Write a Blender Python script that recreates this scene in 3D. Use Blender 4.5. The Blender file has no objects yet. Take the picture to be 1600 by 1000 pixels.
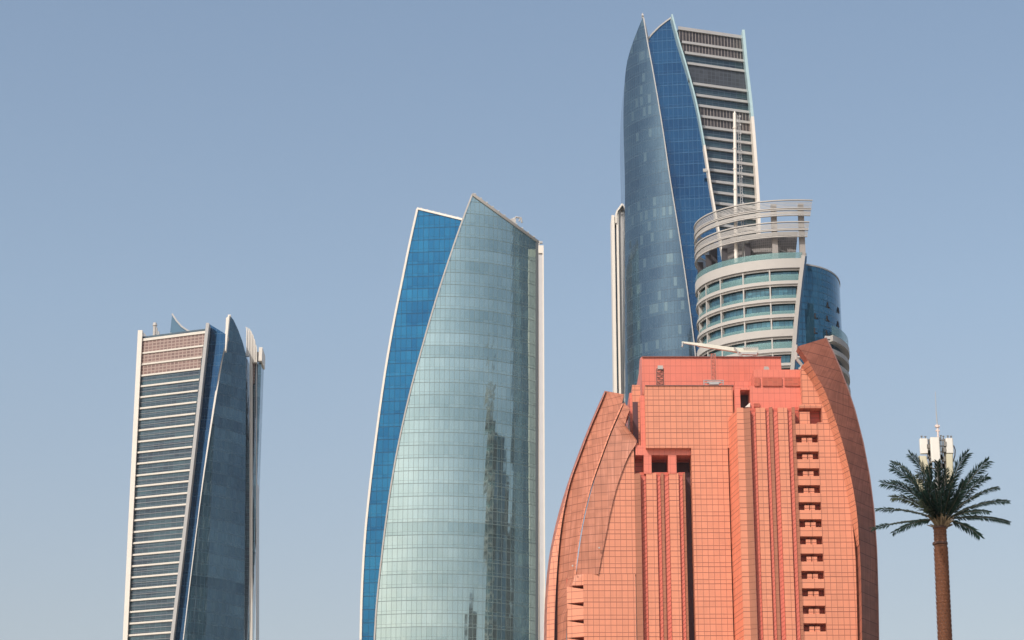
import bpy, math, random
import numpy as np
from mathutils import Vector

random.seed(7)
S = bpy.context.scene
# ------------------------------------------------------------------ camera
F = 3600.0                       # focal length in photo pixels (1600 wide)
TH = math.atan(1200.0 / F)       # camera tilts up
CT, ST = math.cos(TH), math.sin(TH)
EYE = 1.7
cam = bpy.data.cameras.new("camera"); camo = bpy.data.objects.new("camera", cam)
S.collection.objects.link(camo)
cam.sensor_width = 36; cam.lens = 36 * F / 1600; cam.clip_end = 20000
camo.location = (0, 0, EYE); camo.rotation_euler = (math.pi / 2 + TH, 0, 0)
S.camera = camo
# ------------------------------------------------------------------ sky + sun
SUN_EL, SUN_AZ = math.radians(46), math.radians(35)      # azimuth: left of straight behind the camera
w = bpy.data.worlds.new("World"); S.world = w; w.use_nodes = True
nt = w.node_tree; bg = nt.nodes["Background"]
sky = nt.nodes.new("ShaderNodeTexSky"); sky.sky_type = 'NISHITA'; sky.sun_disc = False
sky.sun_elevation = SUN_EL; sky.sun_rotation = math.pi + SUN_AZ
sky.air_density = 1.0; sky.dust_density = 2.6; sky.ozone_density = 2.2; sky.altitude = 0
hs = nt.nodes.new("ShaderNodeHueSaturation")
hs.inputs["Saturation"].default_value = 0.9; hs.inputs["Value"].default_value = 1.0
nt.links.new(sky.outputs[0], hs.inputs["Color"]); # dusty air near the horizon: the sky turns paler and warmer with lower elevation
tcw = nt.nodes.new("ShaderNodeTexCoord"); spw = nt.nodes.new("ShaderNodeSeparateXYZ"); rmp = nt.nodes.new("ShaderNodeValToRGB")
nt.links.new(tcw.outputs["Generated"], spw.inputs[0]); nt.links.new(spw.outputs[2], rmp.inputs[0])
for i_, (pos, c_) in enumerate([(.0, (.97, .76, .60)), (.19, (.985, .84, .70)), (.32, (.995, .945, .835)), (.45, (.95, .94, .86)), (1.0, (1.0, 1.0, .95))]):
    e_ = rmp.color_ramp.elements[i_] if i_ < 2 else rmp.color_ramp.elements.new(pos)
    e_.position = pos; e_.color = (*[q_ / 1.1 for q_ in c_], 1)
mxw = nt.nodes.new("ShaderNodeMix"); mxw.data_type = 'RGBA'; mxw.blend_type = 'MULTIPLY'; mxw.inputs[0].default_value = 1
hs.inputs["Value"].default_value = 1.1
nt.links.new(hs.outputs[0], mxw.inputs[6]); nt.links.new(rmp.outputs[0], mxw.inputs[7]); nt.links.new(mxw.outputs[2], bg.inputs[0])
bg.inputs[1].default_value = 0.15
sd = bpy.data.lights.new("sun", 'SUN'); sd.energy = 2.9; sd.angle = math.radians(0.5); sd.color = (1, .93, .84)
so = bpy.data.objects.new("sun", sd); S.collection.objects.link(so)
sv = Vector((-math.sin(SUN_AZ) * math.cos(SUN_EL), -math.cos(SUN_AZ) * math.cos(SUN_EL), math.sin(SUN_EL)))
so.rotation_euler = sv.to_track_quat('Z', 'Y').to_euler(); so.location = (0, 0, 500)
S.view_settings.view_transform = 'Standard'; S.view_settings.look = 'None'
S.view_settings.exposure = 0.35; S.view_settings.gamma = 1.0
S.cycles.max_bounces = 6; S.cycles.glossy_bounces = 4; S.cycles.transparent_max_bounces = 12

# ------------------------------------------------------------------ geometry helpers
def P(px, py, Y):
    dx, dy = (px - 800) / F, (500 - py) / F
    k = Y / (CT - dy * ST)
    return Vector((dx * k, Y, EYE + (ST + dy * CT) * k))
def PF(px, py, yf):
    if not callable(yf): return P(px, py, yf)
    Y = yf(P(px, py, 600).x)
    for _ in range(8): Y = yf(P(px, py, Y).x)
    return P(px, py, Y)
def ZP(py, Y, px=0): return P(px, py, Y).z
def XP(px, Y, py=800): return P(px, py, Y).x
def lin(p1, y1, p2, y2, py=700):
    a, b = XP(p1, y1, py), XP(p2, y2, py)
    s = (y2 - y1) / (b - a)
    return lambda x: y1 + s * (x - a)

class MB:
    def __init__(s): s.v = []; s.f = []; s.uv = []; s.mi = []
    def vert(s, p): s.v.append(tuple(p)); return len(s.v) - 1
    def face(s, idx, uvs=None, m=0):
        s.f.append(tuple(idx)); s.mi.append(m)
        s.uv.append(uvs if uvs else [(s.v[i][0] + s.v[i][1], s.v[i][2]) for i in idx])
    def quad(s, a, b, c, d, m=0, uvs=None):
        i = [s.vert(q) for q in (a, b, c, d)]
        if uvs is None:
            def uv(q): return (q[0], q[2])
            ax = abs(b[0] - a[0]) + abs(c[0] - b[0]); ay = abs(b[1] - a[1]) + abs(c[1] - b[1]); az = abs(c[2] - b[2]) + abs(b[2] - a[2])
            if az < 1e-6: uvs = [(q[0], q[1]) for q in (a, b, c, d)]
            elif ay > ax: uvs = [(q[1], q[2]) for q in (a, b, c, d)]
            else: uvs = [(q[0], q[2]) for q in (a, b, c, d)]
        s.face(i, uvs, m)
    def box(s, x0, x1, y0, y1, z0, z1, m=0):
        s.quad((x0, y0, z0), (x1, y0, z0), (x1, y0, z1), (x0, y0, z1), m)
        s.quad((x1, y1, z0), (x0, y1, z0), (x0, y1, z1), (x1, y1, z1), m)
        s.quad((x0, y1, z0), (x0, y0, z0), (x0, y0, z1), (x0, y1, z1), m)
        s.quad((x1, y0, z0), (x1, y1, z0), (x1, y1, z1), (x1, y0, z1), m)
        s.quad((x0, y0, z1), (x1, y0, z1), (x1, y1, z1), (x0, y1, z1), m)
        s.quad((x0, y1, z0), (x1, y1, z0), (x1, y0, z0), (x0, y0, z0), m)
    def hexa(s, a, b, m=0):      # a, b: two quads (4 points each), front and back
        s.quad(*a, m=m); s.quad(b[1], b[0], b[3], b[2], m=m)
        for i in range(4):
            j = (i + 1) % 4
            s.quad(a[j], a[i], b[i], b[j], m=m)
    def tube(s, pts, r, n=8, m=0, cap=True):
        pts = [Vector(p) for p in pts]
        rs = r if hasattr(r, '__len__') else [r] * len(pts)
        rings = []; up = None
        for i, p in enumerate(pts):
            t = (pts[min(i + 1, len(pts) - 1)] - pts[max(i - 1, 0)]).normalized()
            if up is None:
                up = Vector((0, 0, 1)) if abs(t.z) < .9 else Vector((0, 1, 0))
            a = t.cross(up).normalized(); b = a.cross(t).normalized(); up = b
            rings.append([s.vert(p + (a * math.cos(2 * math.pi * k / n) + b * math.sin(2 * math.pi * k / n)) * rs[i]) for k in range(n)])
        L = 0
        for i in range(len(pts) - 1):
            d = (pts[i + 1] - pts[i]).length
            for k in range(n):
                k2 = (k + 1) % n
                c = 2 * math.pi * rs[i] / n
                s.face((rings[i][k], rings[i][k2], rings[i + 1][k2], rings[i + 1][k]),
                       [(k * c, L), ((k + 1) * c, L), ((k + 1) * c, L + d), (k * c, L + d)], m)
            L += d
        if cap:
            s.face(rings[0][::-1], [(0, 0)] * n, m); s.face(rings[-1], [(0, 0)] * n, m)
    def build(s, name, mats, parent=None, smooth=False, weld=False):
        me = bpy.data.meshes.new(name); me.from_pydata(s.v, [], s.f)
        if not isinstance(mats, (list, tuple)): mats = [mats]
        for m in mats: me.materials.append(m)
        ul = me.uv_layers.new(name="UVMap")
        ul.data.foreach_set("uv", [c for f in s.uv for q in f for c in q])
        me.polygons.foreach_set("material_index", s.mi)
        if smooth: me.polygons.foreach_set("use_smooth", [True] * len(s.f))
        me.update()
        o = bpy.data.objects.new(name, me); S.collection.objects.link(o)
        if parent: o.parent = parent; o.matrix_parent_inverse = parent.matrix_world.inverted() if False else o.matrix_parent_inverse
        if parent:
            off = Vector((0, 0, 0)); q = parent
            while q: off += q.location; q = q.parent
            me.transform(__import__('mathutils').Matrix.Translation(-off))
        return o

def tag(o, label=None, cat=None, group=None, kind=None):
    for k, v in (("label", label), ("category", cat), ("group", group), ("kind", kind)):
        if v: o[k] = v
    return o
def empty(name, loc, label, cat, group=None):
    o = bpy.data.objects.new(name, None); S.collection.objects.link(o); o.location = loc
    return tag(o, label, cat, group)

def spline(pts, n):
    """resample an (x, z) polyline, bottom to top, smoothly; returns n+1 points"""
    p = np.array(pts, float); t = np.concatenate([[0], np.cumsum(np.hypot(*(p[1:] - p[:-1]).T))])
    if len(p) == 2:
        u = np.linspace(0, 1, n + 1)[:, None]; return p[0] * (1 - u) + p[1] * u
    m = np.zeros_like(p)
    for i in range(len(p)):
        if i == 0: m[i] = (p[1] - p[0]) / (t[1] - t[0])
        elif i == len(p) - 1: m[i] = (p[-1] - p[-2]) / (t[-1] - t[-2])
        else:
            a = (p[i] - p[i - 1]) / (t[i] - t[i - 1]); b = (p[i + 1] - p[i]) / (t[i + 1] - t[i])
            wa, wb = t[i + 1] - t[i], t[i] - t[i - 1]
            m[i] = (a * wa + b * wb) / (wa + wb)
    tq = np.linspace(0, t[-1], n + 1); out = []
    for q in tq:
        i = min(max(np.searchsorted(t, q, side='right') - 1, 0), len(p) - 2)
        h = t[i + 1] - t[i]; u = (q - t[i]) / h
        out.append((2*u**3-3*u**2+1)*p[i] + (u**3-2*u**2+u)*h*m[i] + (-2*u**3+3*u**2)*p[i+1] + (u**3-u**2)*h*m[i+1])
    return np.array(out)
def zx(curve, z):                 # x of a resampled curve at height z
    return float(np.interp(z, curve[:, 1], curve[:, 0]))
def wcurve(px, yf, base=0.0, n=48):
    """photo outline listed from top to bottom -> smooth (x,z) curve from the ground up"""
    p = [PF(a, b, yf) for a, b in px][::-1]
    pts = [(q.x, q.z) for q in p]
    c = spline(pts, n)
    if base is not None and c[0][1] > base + 1:
        dx = (c[1][0] - c[0][0]) / max(c[1][1] - c[0][1], .1) * 0.3
        e = [(c[0][0] - dx * (c[0][1] - base), base)]
        c = np.vstack([e, c])
    return c
def arc_table(yf, x0, x1, n=200):
    xs = np.linspace(x0, x1, n); ys = np.array([yf(x) for x in xs])
    s = np.concatenate([[0], np.cumsum(np.hypot(np.diff(xs), np.diff(ys)))])
    return lambda x: float(np.interp(x, xs, s))

def resample_t(c, ts):
    z = c[0][1] + ts * (c[-1][1] - c[0][1])
    return np.array([[np.interp(q, c[:, 1], c[:, 0]), q] for q in z])

def sheet(name, L, R, yf, mat, parent, thick=20, n=24, m=48, edge=None, back=None):
    """a thick curved wall between two outline curves (x,z); depth from yf(x)"""
    ts = np.linspace(0, 1, m + 1)
    ts = np.unique(np.concatenate([ts[ts < .5][::4], np.linspace(.4, 1, m + 1)])); m = len(ts) - 1
    lc, rc = resample_t(L, ts), resample_t(R, ts)
    xm = min(L[:, 0].min(), R[:, 0].min()) - 1; xM = max(L[:, 0].max(), R[:, 0].max()) + 1
    at = arc_table(yf, xm, xM)
    mb = MB(); fr = []; bk = []
    for j in range(m + 1):
        rf, rb = [], []
        for i in range(n + 1):
            q = lc[j] * (1 - i / n) + rc[j] * (i / n)
            y = yf(q[0]); yb = (back if back is not None else y + thick)
            rf.append(mb.vert((q[0], y, q[1]))); rb.append(mb.vert((q[0], max(yb, y + .5), q[1])))
        fr.append(rf); bk.append(rb)
    U = lambda i: (at(mb.v[i][0]), mb.v[i][2])
    W = lambda i: (mb.v[i][1], mb.v[i][2])
    for j in range(m):
        for i in range(n):
            a = (fr[j][i], fr[j][i + 1], fr[j + 1][i + 1], fr[j + 1][i]); mb.face(a, [U(k) for k in a], 0)
            b = (bk[j][i + 1], bk[j][i], bk[j + 1][i], bk[j + 1][i + 1]); mb.face(b, [U(k) for k in b], 0)
        for a in ((bk[j][0], fr[j][0], fr[j + 1][0], bk[j + 1][0]), (fr[j][n], bk[j][n], bk[j + 1][n], fr[j + 1][n])):
            mb.face(a, [W(k) for k in a], 1 if edge else 0)
    for i in range(n):
        a = (fr[m][i], fr[m][i + 1], bk[m][i + 1], bk[m][i]); mb.face(a, [(mb.v[k][0], mb.v[k][1]) for k in a], 1 if edge else 0)
        a = (fr[0][i + 1], fr[0][i], bk[0][i], bk[0][i + 1]); mb.face(a, [(mb.v[k][0], mb.v[k][1]) for k in a], 1 if edge else 0)
    return mb.build(name, [mat, edge] if edge else mat, parent)

def ruled(name, Lp, YL, Rp, YR, mat, parent, thick=6, n=6, m=40, edge=None, base=0.0):
    """wall between two outlines that stand at different depths (photo outlines, top to bottom)"""
    L = wcurve(Lp, YL, base); R = wcurve(Rp, YR, base)
    ts = np.concatenate([np.linspace(0, .5, 6)[:-1], np.linspace(.5, 1, m)]); m = len(ts) - 1
    lc, rc = resample_t(L, ts), resample_t(R, ts)
    mb = MB(); fr = []; bk = []; uv = {}
    fy = (lambda c: c) 
    for j in range(m + 1):
        rf, rb = [], []
        yl = YL(lc[j][0]) if callable(YL) else YL; yr = YR(rc[j][0]) if callable(YR) else YR
        sl = math.hypot(1, (yr - yl) / max(abs(rc[j][0] - lc[j][0]), .3)) if m else 1
        for i in range(n + 1):
            u = i / n; q = lc[j] * (1 - u) + rc[j] * u; y = yl * (1 - u) + yr * u
            a = mb.vert((q[0], y, q[1])); uv[a] = (q[0] * min(sl, 4) , q[1]); rf.append(a)
            b = mb.vert((q[0], y + thick, q[1])); uv[b] = (q[0], q[1]); rb.append(b)
        fr.append(rf); bk.append(rb)
    for j in range(m):
        for i in range(n):
            a = (fr[j][i], fr[j][i + 1], fr[j + 1][i + 1], fr[j + 1][i]); mb.face(a, [uv[k] for k in a], 0)
            b = (bk[j][i + 1], bk[j][i], bk[j + 1][i], bk[j + 1][i + 1]); mb.face(b, [uv[k] for k in b], 0)
        for a in ((bk[j][0], fr[j][0], fr[j + 1][0], bk[j + 1][0]), (fr[j][n], bk[j][n], bk[j + 1][n], fr[j + 1][n])):
            mb.face(a, [(mb.v[k][1], mb.v[k][2]) for k in a], 1 if edge else 0)
    for r in (m, 0):
        for i in range(n):
            a = (fr[r][i], fr[r][i + 1], bk[r][i + 1], bk[r][i]); a = a if r else a[::-1]
            mb.face(a, [(mb.v[k][0], mb.v[k][1]) for k in a], 1 if edge else 0)
    return mb.build(name, [mat, edge] if edge else mat, parent)

def bar(name, pts, wd, dp, mat, parent, front=0.3):
    """rectangular bar swept along 3D points that run in the x-z plane; wd across, dp in depth"""
    mb = MB(); pts = [Vector(p) for p in pts]; rings = []
    for i, p in enumerate(pts):
        t = pts[min(i + 1, len(pts) - 1)] - pts[max(i - 1, 0)]; t.y = 0; t.normalize()
        nrm = Vector((-t.z, 0, t.x)); ww = wd[i] if hasattr(wd, '__len__') else wd
        a = p + nrm * ww / 2; b = p - nrm * ww / 2
        f, k = Vector((0, -front, 0)), Vector((0, dp - front, 0))
        rings.append([mb.vert(a + f), mb.vert(b + f), mb.vert(b + k), mb.vert(a + k)])
    for i in range(len(pts) - 1):
        for k in range(4):
            mb.face((rings[i][k], rings[i][(k + 1) % 4], rings[i + 1][(k + 1) % 4], rings[i + 1][k]))
    mb.face(rings[0][::-1]); mb.face(rings[-1])
    return mb.build(name, mat, parent)
def cpts(c, yf, lo=None):          # a curve's 3D points
    return [(q[0], yf(q[0]) if callable(yf) else yf, q[1]) for q in c if lo is None or q[1] >= lo]

def hband(mb, x0, x1, z0, z1, yf, front=.5, back=.5, n=1, m=0):
    for i in range(n):
        a = x0 + (x1 - x0) * i / n; b = x0 + (x1 - x0) * (i + 1) / n
        ya, yb = yf(a), yf(b)
        mb.hexa([(a, ya - front, z0), (b, yb - front, z0), (b, yb - front, z1), (a, ya - front, z1)],
                [(a, ya + back, z0), (b, yb + back, z0), (b, yb + back, z1), (a, ya + back, z1)], m)

# ------------------------------------------------------------------ materials
class N:
    def __init__(s, name):
        s.m = bpy.data.materials.new(name); s.m.use_nodes = True; s.t = s.m.node_tree
        s.b = s.t.nodes["Principled BSDF"]
    def n(s, kind, **kw):
        o = s.t.nodes.new("ShaderNode" + kind)
        for k, v in kw.items(): setattr(o, k, v)
        return o
    def l(s, a, b): s.t.links.new(a, b)
    def math(s, op, a, b=None, c=None):
        o = s.n("Math", operation=op)
        for i, v in enumerate((a, b, c)):
            if v is None: continue
            if isinstance(v, (int, float)): o.inputs[i].default_value = v
            else: s.l(v, o.inputs[i])
        return o.outputs[0]
    def mix(s, f, a, b, mode='MIX'):
        o = s.n("Mix", data_type='RGBA', blend_type=mode)
        for i, v in ((0, f), (6, a), (7, b)):
            if isinstance(v, (int, float)): o.inputs[i].default_value = v
            elif isinstance(v, tuple): o.inputs[i].default_value = (*v, 1)
            else: s.l(v, o.inputs[i])
        return o.outputs[2]
    def comb(s, x, y, z=0):
        o = s.n("CombineXYZ")
        for i, v in enumerate((x, y, z)):
            if isinstance(v, (int, float)): o.inputs[i].default_value = v
            else: s.l(v, o.inputs[i])
        return o.outputs[0]
    def white(s, vec):
        o = s.n("TexWhiteNoise", noise_dimensions='3D'); s.l(vec, o.inputs[0]); return o
    def noise(s, vec, scale, detail=3):
        o = s.n("TexNoise"); s.l(vec, o.inputs[0]); o.inputs["Scale"].default_value = scale; o.inputs["Detail"].default_value = detail
        return o.outputs[0]
    def uv(s):
        t = s.n("TexCoord"); x = s.n("SeparateXYZ"); s.l(t.outputs["UV"], x.inputs[0]); return x.outputs[0], x.outputs[1], t
    def line(s, coord, period, width, off=0.0):      # 1 on the line, 0 elsewhere
        a = s.math('FRACT', s.math('ADD', s.math('DIVIDE', coord, period), off))
        return s.math('LESS_THAN', a, width / period)
    def ramp(s, v, lo, hi):
        o = s.n("MapRange"); s.l(v, o.inputs[0]); o.inputs[1].default_value = lo; o.inputs[2].default_value = hi; return o.outputs[0]

def plain(name, col, rough=.6, metal=0.0, var=.08, scale=.4, spec=.5):
    k = N(name); t = k.n("TexCoord"); n = k.noise(t.outputs["Object"], scale, 5)
    k.l(k.mix(n, tuple(c * (1 - var) for c in col), tuple(min(c * (1 + var), 1) for c in col)), k.b.inputs["Base Color"])
    k.b.inputs["Roughness"].default_value = rough; k.b.inputs["Metallic"].default_value = metal
    k.b.inputs["Specular IOR Level"].default_value = spec
    return k.m

def glass(name, tint, pale, cw=1.35, floor=3.7, metal=.75, rough=.08, line=.55, pale_amt=.5, row_amt=.3, warp=.012, lw=.16, split=.27, big=.3, wav=.004, blind_thr=.82, blindcol=None, linecol=None):
    k = N(name); u, v, t = k.uv()
    cu = k.math('FLOOR', k.math('DIVIDE', u, cw)); cv = k.math('FLOOR', k.math('DIVIDE', v, floor))
    fv = k.math('FRACT', k.math('DIVIDE', v, floor))
    sub = k.math('GREATER_THAN', fv, split)
    cell = k.comb(cu, k.math('ADD', k.math('MULTIPLY', cv, 2), sub))
    r = k.white(cell).outputs[0]; rr = k.white(k.comb(0, cv, 5)).outputs[0]
    cl = k.white(k.comb(k.math('FLOOR', k.math('DIVIDE', u, cw * 4)), cv, 9)).outputs[0]
    big_n = k.noise(k.comb(k.math('MULTIPLY', u, .05), k.math('MULTIPLY', v, .035)), 1.0, 3)
    # blends: panel, cluster, row, broad
    f = k.math('ADD', k.math('MULTIPLY', r, pale_amt * .35), k.math('MULTIPLY', cl, pale_amt * .35))
    f = k.math('ADD', f, k.math('MULTIPLY', rr, row_amt)); f = k.math('ADD', f, k.math('MULTIPLY', k.ramp(big_n, .35, .65), big))
    col = k.mix(f, tint, pale)
    if blindcol is not None:       # drawn blinds
        bl = k.math('MULTIPLY', k.math('GREATER_THAN', k.math('ADD', k.math('MULTIPLY', r, .75), k.math('MULTIPLY', rr, .25)), blind_thr), sub)
        col = k.mix(bl, col, blindcol)
    lv = k.line(u, cw, lw); lh = k.line(v, floor, lw * 1.5); lh2 = k.line(v, floor, lw * .8, 1 - split)
    ln = k.math('MINIMUM', k.math('ADD', k.math('ADD', k.math('MULTIPLY', lv, .8), lh), k.math('MULTIPLY', lh2, .6)), 1.0)
    col = k.mix(k.math('MULTIPLY', ln, line), col, linecol or tuple(c * .25 for c in tint))
    k.l(col, k.b.inputs["Base Color"])
    k.l(k.math('MULTIPLY', k.math('SUBTRACT', 1.0, k.math('MULTIPLY', ln, .7)), metal), k.b.inputs["Metallic"])
    k.b.inputs["Roughness"].default_value = rough
    # each pane is set at its own tiny angle and is slightly wavy
    g = k.n("NewGeometry")
    wn = k.white(k.comb(cu, k.math('ADD', k.math('MULTIPLY', cv, 2), sub), 3)).outputs[1]
    s1 = k.n("VectorMath", operation='SUBTRACT'); k.l(wn, s1.inputs[0]); s1.inputs[1].default_value = (.5, .5, .5)
    s2 = k.n("VectorMath", operation='SCALE'); k.l(s1.outputs[0], s2.inputs[0]); s2.inputs[3].default_value = warp
    tn = k.n("TexNoise"); k.l(k.comb(u, v), tn.inputs[0]); tn.inputs["Scale"].default_value = .35
    s3 = k.n("VectorMath", operation='SUBTRACT'); k.l(tn.outputs[1], s3.inputs[0]); s3.inputs[1].default_value = (.5, .5, .5)
    s4 = k.n("VectorMath", operation='SCALE'); k.l(s3.outputs[0], s4.inputs[0]); s4.inputs[3].default_value = wav * 8
    a1 = k.n("VectorMath", operation='ADD'); k.l(s2.outputs[0], a1.inputs[0]); k.l(s4.outputs[0], a1.inputs[1])
    a2 = k.n("VectorMath", operation='ADD'); k.l(g.outputs["Normal"], a2.inputs[0]); k.l(a1.outputs[0], a2.inputs[1])
    nn = k.n("VectorMath", operation='NORMALIZE'); k.l(a2.outputs[0], nn.inputs[0]); k.l(nn.outputs[0], k.b.inputs["Normal"])
    return k.m

def panel(name, col, seam, pw=1.02, fl=3.07, lw=.085, offs=(0, .24, .66), var=.1, rough=.45, vseam=True, streak=0.0, voff=0.0, hl=True, spec=.5):
    k = N(name); u, v, t = k.uv()
    cu = k.math('FLOOR', k.math('DIVIDE', u, pw)); cv = k.math('FLOOR', k.math('MULTIPLY', k.math('DIVIDE', v, fl), 3))
    r = k.white(k.comb(cu, cv)).outputs[0]
    nb = k.noise(t.outputs["Object"], .09, 4); nf = k.noise(t.outputs["Object"], 2.5, 4)
    f = k.math('ADD', k.math('MULTIPLY', r, .4), k.math('ADD', k.math('MULTIPLY', nb, .5), k.math('MULTIPLY', nf, .15)))
    c = k.mix(f, tuple(x * (1 - var * 1.4) for x in col), tuple(min(1, x * (1 + var * 1.2)) for x in col))
    # rain-washed dust below the joints
    dn = k.noise(k.comb(k.math('MULTIPLY', u, 1.1), k.math('MULTIPLY', v, .09)), 1.0, 5)
    c = k.mix(k.math('MULTIPLY', k.ramp(dn, .5, .8), .3), c, tuple(x * .62 + .015 for x in col))
    if streak:
        sn = k.noise(k.comb(k.math('MULTIPLY', u, 1.8), k.math('MULTIPLY', v, .12)), 1.0, 6)
        c = k.mix(k.math('MULTIPLY', k.ramp(sn, .5, .72), streak), c, tuple(min(1, x * 1.7 + .05) for x in col))
    ln = None
    hs_ = [k.line(v, fl, lw, (1 - o) % 1 + voff) for o in offs] if hl else []
    vs = [k.line(u, pw, lw * .8)] if vseam else []
    ln = k.math('MULTIPLY', (hs_ or vs)[0], .9)
    for x in hs_[1:]: ln = k.math('MAXIMUM', ln, k.math('MULTIPLY', x, .72))
    for x in vs: ln = k.math('MAXIMUM', ln, k.math('MULTIPLY', x, .6))
    c = k.mix(ln, c, seam)
    k.l(c, k.b.inputs["Base Color"]); k.b.inputs["Roughness"].default_value = rough
    k.b.inputs["Specular IOR Level"].default_value = spec
    return k.m

def lattice(name, col, gap, pw=.9, ph=1.0, lw=.3, rough=.5):
    k = N(name); u, v, t = k.uv()
    ln = k.math('MAXIMUM', k.line(u, pw, lw), k.line(v, ph, lw)) if ph else k.line(u, pw, lw)
    r = k.white(k.comb(k.math('FLOOR', k.math('DIVIDE', u, pw)), k.math('FLOOR', k.math('DIVIDE', v, ph or 3)))).outputs[0]
    g2 = k.mix(r, gap, tuple(x * 1.5 for x in gap))
    k.l(k.mix(ln, g2, col), k.b.inputs["Base Color"]); k.b.inputs["Roughness"].default_value = rough
    return k.m

white_m = plain("white_cladding", (.40, .375, .35), .55, var=.06)
cream = plain("cream_cladding", (.68, .625, .56), .5, var=.05)
greyfin = plain("grey_cladding", (.40, .39, .385), .4, var=.08)
cyanfin = plain("pale_cyan_glass_fin", (.36, .50, .53), .3, var=.08)
steel = plain("galvanised_steel", (.42, .41, .40), .45, metal=.3, var=.1, scale=2)
darkm = plain("dark_recess", (.035, .03, .035), .7)
dglass = glass("dark_window_glass", (.016, .022, .042), (.06, .115, .135), cw=1.9, floor=1.25, metal=.5, line=.85, pale_amt=1.0, row_amt=.12, lw=.13, split=.5, big=.3, rough=.14, linecol=(.10, .12, .15))
sail_glass = glass("pale_green_reflective_glass", (.25, .355, .36), (.51, .635, .615), cw=1.4, floor=3.65, metal=.86, line=.65, pale_amt=.42, row_amt=.3, warp=.01, wav=.003, big=.35, lw=.15, rough=.05)
blue_glass = glass("bright_blue_reflective_glass", (.010, .085, .20), (.03, .19, .34), cw=1.55, floor=3.75, metal=.8, line=.75, pale_amt=.8, warp=.015, lw=.14)
deep_glass = glass("deep_blue_reflective_glass", (.008, .042, .11), (.022, .09, .19), cw=1.35, floor=3.55, metal=.75, line=.45, linecol=(.05, .13, .22), warp=.012, lw=.12)
slate_glass = glass("slate_blue_reflective_glass", (.055, .095, .145), (.115, .185, .235), cw=.95, floor=3.55, metal=.75, line=.35, warp=.02, blind_thr=.80, blindcol=(.135, .20, .235), lw=.12, pale_amt=.5)
teal_glass = glass("dark_teal_reflective_glass", (.035, .068, .10), (.13, .215, .265), cw=1.4, floor=3.7, metal=.75, line=.3, warp=.03, wav=.006, lw=.12)
cyl_glass = glass("petrol_blue_glass", (.03, .12, .20), (.07, .20, .30), cw=1.6, floor=1.75, metal=.7, line=.75, warp=.02, lw=.12, split=.99, pale_amt=.3)
win_glass = glass("teal_window_glass", (.012, .028, .05), (.11, .27, .33), cw=1.2, floor=3.4, metal=.55, line=.95, pale_amt=.9, row_amt=.2, lw=.1, split=.75, big=.2, warp=.03)
rail_m = plain("grey_rail", (.20, .20, .21), .5)
band_m = plain("cream_band", (.56, .515, .46), .55, var=.1, scale=.8)
rail_glass = plain("green_balustrade_glass", (.20, .34, .33), .15, metal=.35, var=.15, scale=.3)
rail_glass.node_tree.nodes["Principled BSDF"].inputs["Alpha"].default_value = .5

orange = panel("orange_stone_panels", (.60, .225, .132), (.13, .032, .022), lw=.11)
orange_r = panel("orange_return_panels", (.66, .20, .115), (.16, .03, .022), lw=.11)  # redder copy of orange: grazing light on the return wall put into colour
orange_s = panel("orange_stone_panels_tall", (.62, .232, .136), (.13, .032, .022), pw=2.1, lw=.11)
coral = panel("coral_metal_panels", (.63, .170, .115), (.26, .05, .036), pw=.98, fl=3.0, offs=(0, .5), var=.05, lw=.06)
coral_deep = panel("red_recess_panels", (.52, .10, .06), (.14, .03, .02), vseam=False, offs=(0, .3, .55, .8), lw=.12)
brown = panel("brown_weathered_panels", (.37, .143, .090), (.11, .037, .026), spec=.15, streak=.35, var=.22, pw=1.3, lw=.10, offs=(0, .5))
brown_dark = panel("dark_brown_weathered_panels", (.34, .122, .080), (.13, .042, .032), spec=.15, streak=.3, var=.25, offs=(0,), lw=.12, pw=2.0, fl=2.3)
taupe = panel("taupe_rib_panels", (.31, .125, .078), (.10, .035, .025), spec=.15, vseam=False, var=.08, pw=3)
plum = plain("plum_recess_shade", (.07, .022, .03), .6)  # recess shade put into the base colour
ventm = lattice("vent_louvers", (.42, .11, .06), (.30, .06, .035), pw=.9, ph=.35, lw=.12)

# ------------------------------------------------------------------ ground
gm = plain("pale_sand", (.38, .34, .28), .9, var=.15, scale=.02)
mb = MB(); mb.quad((-2500, -2500, 0), (2500, -2500, 0), (2500, 3500, 0), (-2500, 3500, 0))
tag(mb.build("ground", gm), kind="structure")

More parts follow.
